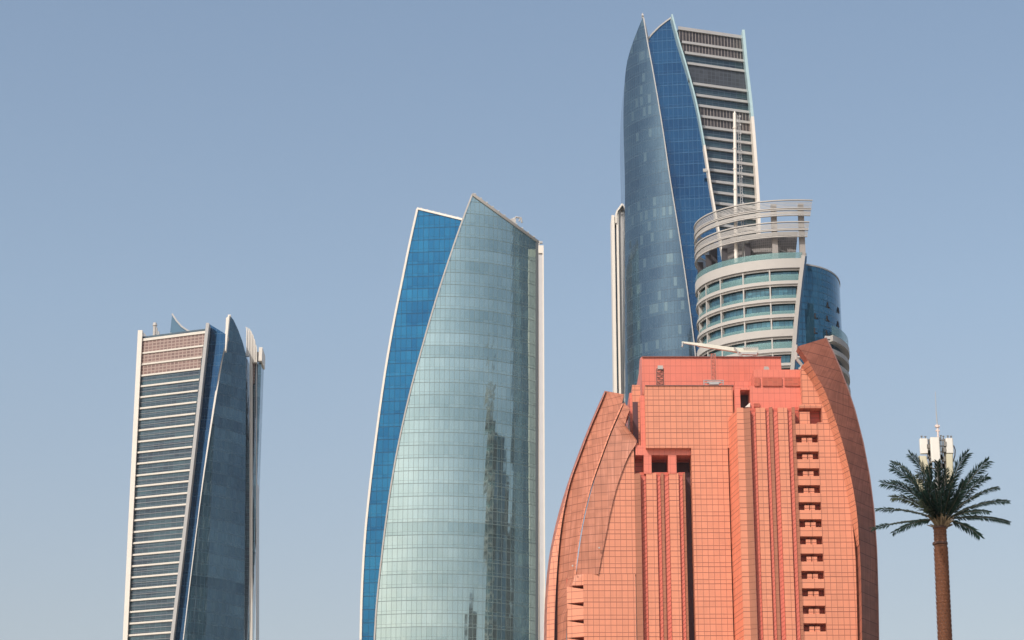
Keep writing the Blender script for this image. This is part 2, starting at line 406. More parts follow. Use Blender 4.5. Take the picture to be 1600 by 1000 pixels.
# ================================================================== LEFT TOWER (banded, ~700 m)
def left_tower():
    T = empty("banded_tower", (XP(300, 705), 705, 0), "slim tower furthest left, white floor bands beside a dark blue glass wedge", "skyscraper")
    yA = lin(197, 708, 318, 698)
    LA = wcurve([(221, 519), (209, 760), (197, 1000)], yA); RA = wcurve([(324, 511), (319, 545), (296, 760), (269, 1000)], yA)
    # parapet follows level: clip tops
    zt = PF(270, 520, yA).z
    LA[-1][1] = zt; RA[-1][1] = zt
    LA = LA[np.concatenate([[True], np.diff(LA[:, 1]) > 0])]; RA = RA[np.concatenate([[True], np.diff(RA[:, 1]) > 0])]
    sheet("banded_wall", LA, RA, yA, dglass, T, thick=22, n=6, edge=greyfin)
    # floors
    tops = [228, 305, 370, 435, 497, 560, 625, 690, 752, 818, 880, 945]
    py = [470 + t / 3.704 for t in tops] + [730 + t / 3.704 for t in (50, 113, 180, 245, 310, 377, 442, 510, 575, 640, 707, 773, 840, 907, 975)]
    zs = [PF(224 - (p - 520) * .05, p, yA).z for p in py]
    d = (zs[8] - zs[24]) / 16
    while zs[-1] > 8: zs.append(zs[-1] - d)
    for i, z in enumerate(zs):
        b = MB(); h = .56 if i else .85
        hband(b, zx(LA, z) + .4, zx(RA, z) - .4, z - h / 2, z + h / 2, yA, .4, .3, 3)
        b.build("floor_band", band_m, T)
        if i > 2 and z > 30:
            b = MB(); zr_ = z - 1.75; hband(b, zx(LA, zr_) + .5, zx(RA, zr_) - .5, zr_ - .07, zr_ + .07, yA, .12, .1, 3); b.build("window_rail", rail_m, T)
    lat = lattice("brown_roof_lattice", (.30, .22, .19), (.13, .075, .065), pw=1.3, ph=1.05, lw=.3)
    for i in range(3):
        b = MB(); hband(b, zx(LA, zs[i]) + .5, zx(RA, zs[i]) - .6, zs[i + 1] + .32, zs[i] - .32 - (.08 if i == 0 else 0), yA, .12, .1, 3)
        b.build("louver_panel", lat, T)
    # corner fins
    mk = lambda p, y: [P(a, b, y) for a, b in p]
    LF = wcurve([(220, 518), (208, 760), (196.5, 1000)], yA)
    bar("corner_fin", cpts(LF, yA), 1.45, 4, cream, T, front=1.4)
    RF = wcurve([(325, 506), (297, 760), (269, 1000)], yA)
    bar("corner_fin", cpts(RF, yA), 1.0, 4, greyfin, T, front=1.0)
    # dark blue wedge
    yB = lin(269, 703.5, 352, 700.5)
    LB = wcurve([(325, 505), (298, 760), (270, 1000)], yB); RB = wcurve([(356, 524), (350, 545), (324, 760), (295, 1000)], yB)
    sheet("blue_glass_wall", LB, RB, yB, deep_glass, T, thick=18, n=8, edge=white_m)
    # teal glass blade
    x0, x1 = XP(286, 698), XP(384, 712)
    yC = lambda x: 697.5 + 15 * max(0, (x - x0) / (x1 - x0)) ** 1.7 + .09 * math.sin(x * 1.15) + .05 * math.sin(x * 2.3 + 1)
    LC = wcurve([(358.5, 492), (350, 540), (338, 612), (318, 745), (302, 870), (286.5, 1000)], yC)
    RC = wcurve([(384.5, 552), (383.5, 760), (381, 1000)], yC)
    # arched top edge from apex down to the right
    ztop = [(358.5, 492), (365, 500), (372, 515), (379, 534), (384.5, 556)]
    arch_sheet("glass_blade", LC, RC, [PF(a, b, yC) for a, b in ztop], yC, teal_glass, T, 16, n=48)
    bar("blade_edge", cpts(LC, yC, 20), [.22 + .6 * max(0, (q[1] - 170) / 70) for q in LC if q[1] >= 20], 3, cream, T, front=.3)
    # apex end face
    b = MB(); a0, a1, a2 = P(353, 497, 697), P(358.6, 492, 697), P(351.5, 548, 697)
    b.hexa([a2, a2 + Vector((.3, 0, 0)), a1, a0], [q + Vector((0, 2, 0)) for q in (a2, a2 + Vector((.3, 0, 0)), a1, a0)]); b.build("blade_cap", cream, T)
    # far side columns with curved tops
    ys = 719
    b = MB(); b.box(XP(384, ys), XP(393, ys), ys, ys + 12, 0, ZP(555, ys)); b.build("glass_wall", dglass, T)
    for i in range(34):
        z = ZP(560, ys) - i * 3.7
        if z < 5: break
        if i < 8: pass
    b = MB(); b.box(XP(385, ys - 1), XP(390, ys - 1), ys - .9, ys - .2, ZP(600, ys), ZP(560, ys)); b.build("louver_panel", lat, T)
    b = MB(); b.box(XP(385, ys), XP(402, ys), ys - 1.6, ys - 1, ZP(567, ys), ZP(552, ys)); b.build("fin_backing", greyfin, T)
    for k, (xa_, top, bot) in enumerate([(385.6, 511, 556), (388.2, 512, 556), (390.8, 513.5, 1500), (393.2, 517, 1500), (395.6, 522, 566), (398, 529, 566), (400.4, 538, 566)]):
        y = ys - 3.2
        pts = [P(xa_, bot, y), P(xa_, top + 14, y), P(xa_ - .1, top + 5, y), P(xa_ - .7, top + 1.2, y), P(xa_ - 1.8, top - .3, y)]
        bar("curved_fin", pts, [.36, .36, .34, .26, .15], 1.4, cream, T, front=0)
    y = ys - 1
    b = MB(); b.box(XP(396.2, y), XP(401.6, y), y - 1.7, y + 8, ZP(566, y), ZP(545, y)); b.build("fin_cap", cream, T)
    b = MB(); b.box(XP(394.6, y), XP(399.9, y), y + .3, y + 8, 0, ZP(566, y) - .01); b.build("side_wall", teal_glass, T)
    bar("side_column", [P(400.4, 1500, y), P(401, 566.2, y)], .28, 7, greyfin, T)
    # roof pieces
    yr = 716
    b = MB(); pts = [(264.5, 530), (269, 491), (276, 502), (284, 511), (293, 517), (303, 521), (303, 530)]
    poly_slab(b, [P(a, c, yr) for a, c in pts], 1.2); b.build("roof_screen", plain("roof_screen_glass", (.10, .18, .25), .2, metal=.5), T)
    bar("screen_edge", [P(269, 490.5, yr), P(276, 501.5, yr), P(284, 510.5, yr), P(293, 516.5, yr), P(303, 520.5, yr)], .5, 1.6, greyfin, T)
    y = 712
    b = MB(); b.tube([P(241, 530, y), P(242, 509, y)], .55, 10); b.tube([P(242, 509, y), P(242, 504.5, y)], [.8, .55], 10)
    b.build("exhaust_stack", white_m, T)
    b = MB(); b.tube([P(246, 528, y), P(245, 512, y)], .25, 6); b.tube([P(249, 528, y), P(248, 518, y)], .25, 6)
    b.box(XP(251, y), XP(254.5, y), y, y + 1.5, ZP(526, y), ZP(520, y)); b.tube([P(228, 526, y), P(225, 521, y)], .25, 6); b.build("roof_equipment", steel, T)

def poly_slab(b, pts, th, m=0):
    n = len(pts); f = [b.vert(p) for p in pts]; k = [b.vert(Vector(p) + Vector((0, th, 0))) for p in pts]
    uv = lambda ii: [(b.v[i][0], b.v[i][2]) for i in ii]
    b.face(f, uv(f), m); b.face(k[::-1], uv(k[::-1]), m)
    for i in range(n):
        j = (i + 1) % n; q = (f[j], f[i], k[i], k[j]); b.face(q, [(b.v[a][1], b.v[a][2]) for a in q], m)

def arch_sheet(name, L, R, top, yf, mat, parent, thick, edge=None, n=20, m=40):
    """curved wall whose head follows the 3D polyline top (left to right)"""
    tx = np.array([p.x for p in top]); tz = np.array([p.z for p in top])
    mb = MB(); fr = []; bk = []
    at = arc_table(yf, min(L[:, 0].min(), tx.min()) - 1, max(R[:, 0].max(), tx.max()) + 1)
    tt = np.linspace(0, 1, n + 1)
    topx = np.interp(tt, [0, 1], [tx[0], tx[-1]]); topz = np.interp(topx, tx, tz)
    zL, zR = L[-1][1], R[-1][1]
    ts = np.unique(np.concatenate([np.linspace(0, .5, 8), np.linspace(.5, 1, m)]))
    for t in ts:
        rf, rb = [], []
        zl = L[0][1] + t * (topz[0] - L[0][1]); zr = R[0][1] + t * (topz[-1] - R[0][1])
        for i in range(n + 1):
            z = L[0][1] + t * (topz[i] - L[0][1])
            xl = np.interp(zl, L[:, 1], L[:, 0]); xr = np.interp(zr, R[:, 1], R[:, 0])
            x = xl + (xr - xl) * (i / n)
            y = yf(x); rf.append(mb.vert((x, y, z))); rb.append(mb.vert((x, y + thick, z)))
        fr.append(rf); bk.append(rb)
    M = len(ts) - 1
    U = lambda i: (at(mb.v[i][0]), mb.v[i][2])
    W = lambda i: (mb.v[i][1], mb.v[i][2])
    e = 1 if edge else 0
    for j in range(M):
        for i in range(n):
            a = (fr[j][i], fr[j][i + 1], fr[j + 1][i + 1], fr[j + 1][i]); mb.face(a, [U(k) for k in a], 0)
            b = (bk[j][i + 1], bk[j][i], bk[j + 1][i], bk[j + 1][i + 1]); mb.face(b, [U(k) for k in b], 0)
        for a in ((bk[j][0], fr[j][0], fr[j + 1][0], bk[j + 1][0]), (fr[j][n], bk[j][n], bk[j + 1][n], fr[j + 1][n])):
            mb.face(a, [W(k) for k in a], e)
    for i in range(n):
        a = (fr[M][i], fr[M][i + 1], bk[M][i + 1], bk[M][i]); mb.face(a, [(mb.v[k][0], mb.v[k][1]) for k in a], e)
    return mb.build(name, [mat, edge] if edge else mat, parent)

left_tower()

# ================================================================== CENTRE TOWER (pale green sail, ~620 m)
def centre_tower():
    T = empty("sail_tower", (XP(720, 625), 625, 0), "tower with a pale green curved glass sail, pointed top and bright blue left flank", "skyscraper")
    xc = XP(680, 620)
    yS = lambda x: 620 + .0085 * (x - xc) ** 2 + (.00022 * max(0, x - xc) ** 3)
    L = wcurve([(738, 304), (722, 346), (700, 410), (680, 472), (660, 541), (641, 612), (625, 682), (612, 752), (602, 822), (594, 890), (588, 950), (585, 1000)], yS)
    R = wcurve([(840.5, 379), (840, 700), (839, 1000)], yS)
    sheet("glass_sail", L, R, yS, sail_glass, T, n=40, m=50, back=646, edge=greyfin)
    bar("sail_edge", cpts(L, yS, 30), .42, 5, white_m, T)
    top = [PF(738 + (841.5 - 738) * i / 24, 303.5 + (378.5 - 303.5) * i / 24, yS) for i in range(25)]
    bar("roof_edge", top, .75, 4, white_m, T, front=.4)
    bar("corner_strip", [PF(838, 1500, yS), PF(838.3, 379, yS)], 1.0, 3, plain("dark_corner", (.05, .06, .07), .4), T, front=.25)
    bar("corner_strip", [PF(841.6, 1500, yS), PF(841.6, 381, yS)], .35, 4, cream, T, front=.6)
    # side pier
    y = 629.5
    ribs = lattice("ribbed_grey_cladding", (.36, .38, .42), (.52, .52, .54), pw=.45, ph=None, lw=.12)
    b = MB(); b.box(XP(843, y), XP(849.3, y), y, y + 16, 0, ZP(396, y)); b.build("side_pier", plain("pier_grey", (.45, .44, .45), .5), T)
    b = MB(); b.box(XP(842.8, y), XP(851.3, y), y - .4, y + 16, ZP(395.9, y), ZP(384, y)); b.build("pier_cap", cream, T)
    b = MB(); b.box(XP(849.35, y), XP(851.4, y), y - .5, y + 15, 0, ZP(396, y)); b.build("pier_edge", cream, T)
    # blue flank
    yB = lin(563, 632, 720, 629)
    LB = wcurve([(652, 327), (640, 381), (628, 440), (614, 510), (602, 580), (592, 650), (584, 711), (577, 770), (571, 830), (567, 890), (564.5, 950), (563.5, 1000)], yB)
    RB = wcurve([(728, 345.5), (712, 400), (690, 475), (664, 570), (642, 660), (624, 750), (608, 850), (600, 930), (595, 1000)], yB)
    sheet("blue_flank", LB, RB, yB, blue_glass, T, n=16, m=50, thick=14, edge=white_m)
    bar("flank_edge", cpts(LB, yB, 30), .6, 4, cream, T, front=.4)
    tp = [PF(651.5 + 76 * i / 10, 326 + 18.6 * i / 10, yB) for i in range(11)]
    bar("roof_edge", tp, .6, 4, cream, T, front=.4)
    # lamp posts along the roof edges
    for i in range(11):
        q = PF(742 + i * 9.2, 306 + i * 6.66, yS)
        b = MB(); b.tube([q + Vector((0, 1, 0)), q + Vector((.1, 1, .9))], .1, 5); b.box(q.x - .25, q.x + .35, q.y + .8, q.y + 1.2, q.z + .8, q.z + 1.1); b.build("edge_lamp", steel, T)
    for i in range(7):
        q = PF(658 + i * 9.5, 328 + i * 2.3, yB)
        b = MB(); b.tube([q + Vector((0, 1, 0)), q + Vector((0, 1, .9))], .09, 5); b.box(q.x - .2, q.x + .2, q.y + .8, q.y + 1.2, q.z + .8, q.z + 1.05); b.build("edge_lamp", steel, T)
    # facade-cleaning rig
    r = empty("window_cleaning_rig", P(803, 352, 636), "small white facade cleaning arm on the sloping roof edge of the pale green sail tower", "roof crane")
    b = MB(); b.box(XP(799, 636, 350), XP(806, 636, 350), 635, 638, ZP(352, 636), ZP(343, 636)); b.build("carriage", white_m, r)
    b = MB(); b.tube([P(802, 345, 636), P(806, 339.5, 636), P(814, 340.5, 636), P(815.5, 348, 636)], .3, 6); b.tube([P(812.5, 341, 636), P(811, 346, 636)], .2, 6); b.build("arm", white_m, r)
    b = MB(); b.tube([P(797, 346, 636), P(803, 341, 636)], .22, 6); b.build("arm", steel, r)
    r2 = empty("roof_floodlights", P(843, 382, 638), "cluster of small grey floodlights at the right corner of the sail tower roof", "floodlight")
    b = MB(); q = P(843, 382, 636); b.tube([q, q + Vector((0, 0, 1.2))], .15, 6); b.box(q.x - .9, q.x - .3, q.y - .3, q.y + .3, q.z + .7, q.z + 1.2); b.build("bracket", steel, r2)
    b = MB(); b.box(q.x + .1, q.x + .9, q.y - .4, q.y + .3, q.z + .3, q.z + .9); b.build("lamp_head", greyfin, r2)
centre_tower()

# ================================================================== TALL TOWER (~610 m)
def tall_tower():
    T = empty("tall_tower", (XP(1080, 620), 620, 0), "tallest tower, slate blue curved glass beside deep blue glass and a grey banded flank", "skyscraper")
    xa, xb = XP(1088, 606), XP(975.5, 626)
    yA = lambda x: 606 + 20 * (1 - math.sqrt(max(0.0, 1 - min(1, max(0, (xa - x) / (xa - xb))) ** 2)))
    Lp = [(1004, 28), (994, 52), (985, 77), (978.5, 102), (976.6, 122), (976.4, 300), (976.8, 610)]
    Rp = [(1005.5, 28), (1011, 62), (1020, 110), (1035, 199), (1047, 280), (1060, 360), (1072, 440), (1080, 500), (1087, 560), (1091, 620)]
    yA2 = lambda x: yA(x)
    # silhouette edge kept at a fixed plane so the far left can curve steeply
    L = wcurve(Lp, yA); R = wcurve(Rp, yA, n=40)
    wall_between("slate_glass_wall", L, R, yA, slate_glass, T, 642, n=36)
    bar("wall_edge", cpts(R, yA, 30), .3, 3, greyfin, T, front=.2)
    bar("apex_post", [P(1011.5, 66, 612), P(1008, 45, 612), P(1004.5, 26, 612)], [1.1, .8, .5], 2, greyfin, T)
    b = MB(); b.tube([P(1004, 29, 612), P(1004, 21, 612)], .25, 6); b.tube([P(1002.5, 25, 612), P(1005.5, 25, 612)], .55, 8); b.build("apex_lamp", steel, T)
    yB = lin(1010, 612, 1128, 609, 300)
    LB = wcurve([(1011, 62), (1022, 115), (1033, 199), (1045, 280), (1057, 360), (1069, 440), (1076, 500), (1083, 560)], yB)
    RB = wcurve([(1050, 27), (1060, 66), (1072, 105), (1087, 159), (1099, 222), (1112, 300), (1118, 335), (1129, 401), (1134, 440)], yB)
    top = [PF(a, c, yB) for a, c in ((1011, 63), (1019, 53), (1030, 42), (1040, 34), (1050, 27))]
    arch_sheet("deep_blue_wall", LB, RB, top, yB, deep_glass, T, 20, n=20)
    bar("roof_edge", top, .4, 2, greyfin, T)
    # banded flank
    yC = lin(1058, 607, 1163, 613.5, 100)
    LC = wcurve([(1058, 45), (1072, 98), (1088, 162), (1100, 225), (1112, 298), (1118, 332), (1131, 420)], yC)
    RC = wcurve([(1163, 66), (1167, 110), (1174, 170), (1180, 240), (1185, 320), (1187, 420)], yC)
    zt = PF(1110, 54.5, yC).z; LC[-1][1] = zt; RC[-1][1] = zt
    sheet("banded_wall", LC, RC, yC, dglass, T, thick=22, n=8, edge=greyfin)
    rows = [150, 222, 277, 332, 437, 496, 551, 606, 661, 716, 771, 829, 886, 945]
    zs = [PF(1055 + (r / 3.33) * .2, r / 3.333, yC).z for r in rows]
    zs = [PF(xx, yy, yC).z for xx, yy in zip([1060, 1065, 1069, 1073, 1079, 1083, 1087, 1089, 1092, 1095, 1098, 1101, 1105, 1108], [r / 3.333 for r in rows])]
    d = (zs[7] - zs[13]) / 6
    while zs[-1] > 20: zs.append(zs[-1] - d)
    slats = lattice("dark_slatted_screen", (.30, .26, .24), (.03, .026, .03), pw=.95, ph=None, lw=.2)
    mesh_ = lattice("dark_mesh_screen", (.07, .08, .10), (.035, .04, .05), pw=1.2, ph=1.2, lw=.15)
    for i, z in enumerate(zs):
        b = MB(); h = .75 if i else 1.0
        hband(b, zx(LC, z) + .3, zx(RC, z) - .2, z - h / 2, z + h / 2, yC, .7, .3, 3)
        b.build("floor_band", greyfin if i < 24 else white_m, T)
    for i in (0, 1, 3, 6, 7):
        b = MB(); hband(b, zx(LC, zs[i]) + .4, zx(RC, zs[i]) - .3, zs[i + 1] + .38, zs[i] - .38 - (.15 if i == 0 else 0), yC, .3, .1, 3)
        b.build("screen_panel", mesh_ if i == 3 else slats, T)
    LF = wcurve([(1049.5, 25), (1060, 65), (1072, 104.5), (1087, 160), (1099, 222), (1111, 298), (1117, 332), (1130, 404)], 607.5, n=40)
    pts = cpts(LF, 607.5, 100); k = int(len(pts) * .45)
    bar("corner_fin", pts[:k + 1], .55, 5, cream, T, front=1.2); bar("corner_fin", pts[k:], .42, 5, cyanfin, T, front=1.2)
    RFc = wcurve([(1160.5, 51), (1166, 108), (1173, 168), (1179, 240), (1184, 320), (1186, 420)], 611.5, n=40)
    pts = cpts(RFc, 611.5, 100); k = int(len(pts) * .62)
    bar("corner_fin", pts[:k + 1], .85, 6, cream, T, front=2); bar("corner_fin", pts[k:], .8, 6, cyanfin, T, front=2)
    # left rear columns with curled heads
    y = 634
    for a, c, top in ((962.2, 967, 336), (970, 973.4, 331)):
        b = MB(); b.box(XP(a, y), XP(c, y), y, y + 8, 0, ZP(top, y)); b.build("side_column", cream, T)
    b = MB(); b.box(XP(967.1, y), XP(969.9, y), y + 2, y + 8, 0, ZP(335, y)); b.build("glass_recess", dglass, T)
    b = MB(); b.box(XP(973.5, y), XP(980, y), y + 1, y + 9, 0, ZP(330, y)); b.build("side_column", greyfin, T)
    for k in range(5):
        yy = y + k * .8; xa_ = 962.5 + k * 2.2; tp = 329 - k * 3
        pts = [P(xa_, tp + 20, yy), P(xa_ + .1, tp + 6, yy), P(xa_ + 2, tp, yy), P(xa_ + 5.5, tp - 3, yy)]
        bar("curved_fin", pts, [.5, .5, .45, .3], 2.2, cream, T)
    # roof edge clutter
    for a, c in ((1093, 50), (1124, 55.5), (1156, 61)):
        q = PF(a, c, yC); b = MB(); b.box(q.x - 1.0, q.x + .6, q.y + 1, q.y + 2, q.z - .3, q.z + .6); b.tube([q + Vector((0, 1.4, 0)), q + Vector((.4, 1.4, 1.3))], .12, 5); b.build("roof_equipment", steel, T)
    b = MB(); q = PF(1102, 273, yC); b.box(q.x - .9, q.x + .2, q.y - 3.6, q.y - 3.0, q.z - .5, q.z + .4); b.build("wall_lamp", white_m, T)

def curve_fixed(px, Y, n=48): return wcurve(px, Y, n=n)
def wall_between(name, L, R, yf, mat, parent, back, n=30, m=60):
    """left edge nearly at the silhouette; columns bunch there so the curve stays smooth"""
    ts = np.unique(np.concatenate([np.linspace(0, .45, 8), np.linspace(.45, 1, m)]))
    lc, rc = resample_t(L, ts), resample_t(R, ts)
    xm, xM = L[:, 0].min() - .01, R[:, 0].max() + 1
    at = arc_table(yf, xm, xM, 600)
    mb = MB(); fr = []; bk = []
    for j in range(len(ts)):
        rf, rb = [], []
        for i in range(n + 1):
            u = 1 - math.cos(i / n * math.pi / 2) if n else 0
            q = lc[j] * (1 - u) + rc[j] * u; y = yf(q[0])
            rf.append(mb.vert((q[0], y, q[1]))); rb.append(mb.vert((q[0], back, q[1])))
        fr.append(rf); bk.append(rb)
    U = lambda i: (at(mb.v[i][0]), mb.v[i][2])
    M = len(ts) - 1
    for j in range(M):
        for i in range(n):
            a = (fr[j][i], fr[j][i + 1], fr[j + 1][i + 1], fr[j + 1][i]); mb.face(a, [U(k) for k in a])
            b = (bk[j][i + 1], bk[j][i], bk[j + 1][i], bk[j + 1][i + 1]); mb.face(b, [U(k) for k in b])
        for a in ((bk[j][0], fr[j][0], fr[j + 1][0], bk[j + 1][0]), (fr[j][n], bk[j][n], bk[j + 1][n], fr[j + 1][n])):
            mb.face(a, [(mb.v[k][1], mb.v[k][2]) for k in a])
    for i in range(n):
        a = (fr[M][i], fr[M][i + 1], bk[M][i + 1], bk[M][i]); mb.face(a)
    return mb.build(name, mat, parent)
tall_tower()

# ================================================================== ROUND TOWER (~540 m)
def round_tower():
    YC = 560.0
    X0 = XP(1250, 541, 450); aR = X0 - XP(1088.5, YC, 450); bR = 19.0
    T = empty("round_tower", (X0 - 10, YC, 0), "curved tower with white balcony rings and open louvered crown, partly behind the coral building", "skyscraper")
    def Z(py): return P(1250, py, YC - bR).z
    z_hi, z_lo = Z(313), Z(560)
    x_hi, x_lo = XP(1265, 541, 313), XP(1238, 541, 560)
    def cut(z):                      # angle where the shell is cut at its right
        t = (z - z_lo) / (z_hi - z_lo); t2 = max(-1.0, t)
        x = x_lo + (x_hi - x_lo) * (t2 if t2 < 0 else t2 ** 1.25)
        return math.asin(max(-.9, min(.9, (x - X0) / aR)))
    PHL = -math.radians(125)
    def pt(phi, z, off=0): return Vector((X0 + (aR + off) * math.sin(phi), YC - (bR + off) * math.cos(phi), z))
    def ring(mb, z0, z1, o0, o1, n=60, m=0, ext=0.0, l=PHL):
        """a curved beam: radial offsets o0 (inner) to o1 (outer)"""
        prev = None
        for i in range(n + 1):
            u = i / n
            p0, p1 = l + (cut(z0) + ext - l) * u, l + (cut(z1) + ext - l) * u
            s = [mb.vert(pt(p0, z0, o1)), mb.vert(pt(p1, z1, o1)), mb.vert(pt(p1, z1, o0)), mb.vert(pt(p0, z0, o0))]
            us = (p0 + 2.2) * aR
            if prev:
                q, pu = prev
                for k in range(4):
                    k2 = (k + 1) % 4
                    f = (q[k2], q[k], s[k], s[k2])
                    vv = [mb.v[i2][2] for i2 in f]
                    if k in (1, 3): uv = [(pu, 0), (pu, .4), (us, .4), (us, 0)]
                    else: uv = [(pu, vv[0]), (pu, vv[1]), (us, vv[2]), (us, vv[3])]
                    mb.face(f[::-1], uv[::-1], m)
            else: mb.face(s)
            prev = (s, us)
        mb.face(prev[0][::-1])
    louv = louver_mat()
    # solid body behind the balconies
    def body(name, ztop, off, mat, zb=0):
        mb = MB(); n = 50; rows = list(np.linspace(zb, ztop, 14)); g = []
        for z in rows: g.append([mb.vert(pt(PHL + (cut(z) - .02 - PHL) * i / n, z, off)) for i in range(n + 1)])
        for j in range(len(rows) - 1):
            for i in range(n):
                f = (g[j][i], g[j][i + 1], g[j + 1][i + 1], g[j + 1][i])
                mb.face(f, [((PHL + 3 + (cut(mb.v[a][2]) - PHL) * (i + (1 if q in (1, 2) else 0)) / n) * aR, mb.v[a][2]) for q, a in enumerate(f)])
            f = (g[j][n], g[j][0], g[j + 1][0], g[j + 1][n]); mb.face(f)
        mb.face(g[-1]); return mb.build(name, mat, T)
    zdeck = Z(404)
    body("window_wall", zdeck, -.75, win_glass)
    # slabs: (top px, bottom px) solid white ; louver strip beneath
    solid = [(404, 418.5), (438, 443), (465.5, 470), (490, 495), (514, 525), (543.5, 549), (566.5, 570.5), (590, 602)]
    zz = [(Z(a), Z(b)) for a, b in solid]
    dz = zz[2][0] - zz[3][0]
    while zz[-1][1] > 10: zz.append((zz[-1][0] - dz, zz[-1][0] - dz - (zz[2][0] - zz[2][1])))
    for i, (zt, zb) in enumerate(zz):
        mb = MB(); ring(mb, zb, zt, -2.6, .35 if i in (0, 4) else .15); mb.build("balcony_band", white_m, T)
        if i < 9:
            mb = MB(); ring(mb, zb - .62, zb - .08, -.35, .0); mb.build("louver_strip", louv, T)
            mb = MB(); ring(mb, zb - .08 - .0, zb, .2, .3) ; mb.build("drip_edge", greyfin, T)
            gz = zz[i + 1][0]
            if i in (0, 4):
                mb = MB(); ring(mb, gz, gz + 1.7, -.1, -.0); mb.build("balustrade", rail_glass, T)
    for i in range(1, 4):
        mb = MB(); ring(mb, zz[i + 1][0], zz[i + 1][0] + .9, -.1, 0); mb.build("balustrade", rail_glass, T)
    mb = MB(); ring(mb, zdeck, Z(394.5), .1, .2); mb.build("balustrade", rail_glass, T)
    # columns between the windows
    for ang in (-15.7, -32.7, -50.4, -66, -80):
        ph = math.radians(ang - 2); mb = MB()
        q = [pt(ph, 0, .05), pt(ph, 0, -2.4)]
        dxy = Vector((math.cos(ph), math.sin(ph) * bR / aR, 0)).normalized() * .17
        zt = Z(419)
        for k in range(1):
            a, b2 = q
            up = Vector((0, 0, zt))
            mb.hexa([a - dxy, a + dxy, a + dxy + up, a - dxy + up], [b2 - dxy, b2 + dxy, b2 + dxy + up, b2 - dxy + up])
        mb.build("column", white_m, T)
    # slanted end frame
    pts = [pt(cut(z) + .012, z, .3) for z in np.linspace(30, Z(400), 30)]
    bar("end_frame", pts, .95, 3, white_m, T, front=.2)
    bar("end_frame", [q + Vector((.75, .6, 0)) for q in pts], .5, 3, plain("end_glass", (.05, .1, .16), .2, metal=.5), T, front=.2)
    # open crown rings
    for a, b2 in ((312, 326), (327, 337), (346, 358), (358.5, 370)):
        zt, zb = Z(a), Z(b2); h = zt - zb; e = .03
        mb = MB(); ring(mb, zt - .26, zt, -.2, .3, ext=e); mb.build("crown_rail", white_m, T)
        mb = MB(); ring(mb, zb, zb + .26, -.2, .3, ext=e); mb.build("crown_rail", white_m, T)
        mb = MB(); k = 4
        for j in range(k):
            z = zb + .45 + (h - .95) * (j + .5) / k; ring(mb, z - .09, z + .09, 0, .07, n=48, ext=e)
        mb.build("crown_louvers", louvslat, T)
    # crown posts carrying the rings
    for ang in (3.0, -14, -32, -50, -68, -86):
        mb = MB(); ph = math.radians(ang); a = pt(ph, zdeck, -1.0); h = Z(316) - zdeck
        if ang < -20: h = Z(372) - zdeck
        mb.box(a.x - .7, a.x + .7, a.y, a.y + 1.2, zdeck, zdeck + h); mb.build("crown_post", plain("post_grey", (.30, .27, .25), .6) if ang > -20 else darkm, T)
    # plant rooms on the deck
    dk = lattice("dark_plant_screen", (.24, .22, .21), (.12, .11, .11), pw=.7, ph=.7, lw=.2)
    mb = MB(); ring(mb, zdeck, Z(350), -9, -5.5, l=math.radians(-72), ext=-.05); mb.build("plant_screen", dk, T)
    for a, c, top, dep, m in ((1216, 1241, 371, 3, darkm), (1110, 1121, 380, 12, darkm), (1163, 1170, 372, 1, steel)):
        y = 545 + dep; mb = MB(); mb.box(XP(a, y, 400), XP(c, y, 400), y, y + 4, zdeck, ZP(top, y)); mb.build("plant_room", m, T)
    # blue glass drum
    YD = 562; xc = XP(1228, YD, 500); ad = XP(1313, YD, 500) - xc; bd = 19
    mb = MB(); n = 72; ztop = P(1262, 414, YD - bd + 1).z
    rows = [0, 80, ztop]; g = []
    for z in rows: g.append([mb.vert((xc + ad * math.sin(2 * math.pi * i / n), YD - bd * math.cos(2 * math.pi * i / n), z)) for i in range(n)])
    for j in range(2):
        for i in range(n):
            f = (g[j][i], g[j][(i + 1) % n], g[j + 1][(i + 1) % n], g[j + 1][i]); s = 2 * math.pi * ad / n
            mb.face(f, [(i * s, rows[j]), ((i + 1) * s, rows[j]), ((i + 1) * s, rows[j + 1]), (i * s, rows[j + 1])])
    mb.face(g[-1]); mb.build("glass_drum", cyl_glass, T)
    def dp(phi, z, off=0): return Vector((xc + (ad + off) * math.sin(phi), YD - (bd + off) * math.cos(phi), z))
    mb = MB()
    for i in range(60):
        a0, a1 = math.radians(-20 + i * 2.3), math.radians(-20 + (i + 1) * 2.3)
        if True:
            A = [dp(a0, ztop - .25, .15), dp(a1, ztop - .25, .15), dp(a1, ztop + .1, .15), dp(a0, ztop + .1, .15)]
            B = [dp(a0, ztop - .25, -.3), dp(a1, ztop - .25, -.3), dp(a1, ztop + .1, -.3), dp(a0, ztop + .1, -.3)]
            mb.hexa(A, B)
    mb.build("drum_coping", greyfin, T)
    # opened windows
    for a, c in ((1283, 477), (1261, 494), (1281, 498), (1303, 485), (1259, 517), (1301, 507), (1279, 521)):
        s_ = (a - 1228) / 85; ph = math.asin(s_ * .99); y = YD - bd * math.cos(ph); z = ZP(c, y); w_ = .07
        mb = MB(); A = [dp(ph - w_ / 2, z - .7, .1), dp(ph + w_ / 2, z - .7, .1), dp(ph + w_ / 2, z + .7, .1), dp(ph - w_ / 2, z + .7, .1)]
        B = [dp(ph - w_ / 2, z - .9, -.2), dp(ph + w_ / 2, z - .9, -.2), dp(ph + w_ / 2, z + .9, -.2), dp(ph - w_ / 2, z + .9, -.2)]
        mb.hexa(A, B); fr = mb.build("window", darkm, T)
        mb = MB(); A = [p + Vector((.12, -.4 if k < 2 else .0, 0)) for k, p in enumerate([dp(ph - w_ / 3, z - .6, .15), dp(ph + w_ / 3, z - .6, .15), dp(ph + w_ / 3, z + .6, .15), dp(ph - w_ / 3, z + .6, .15)])]
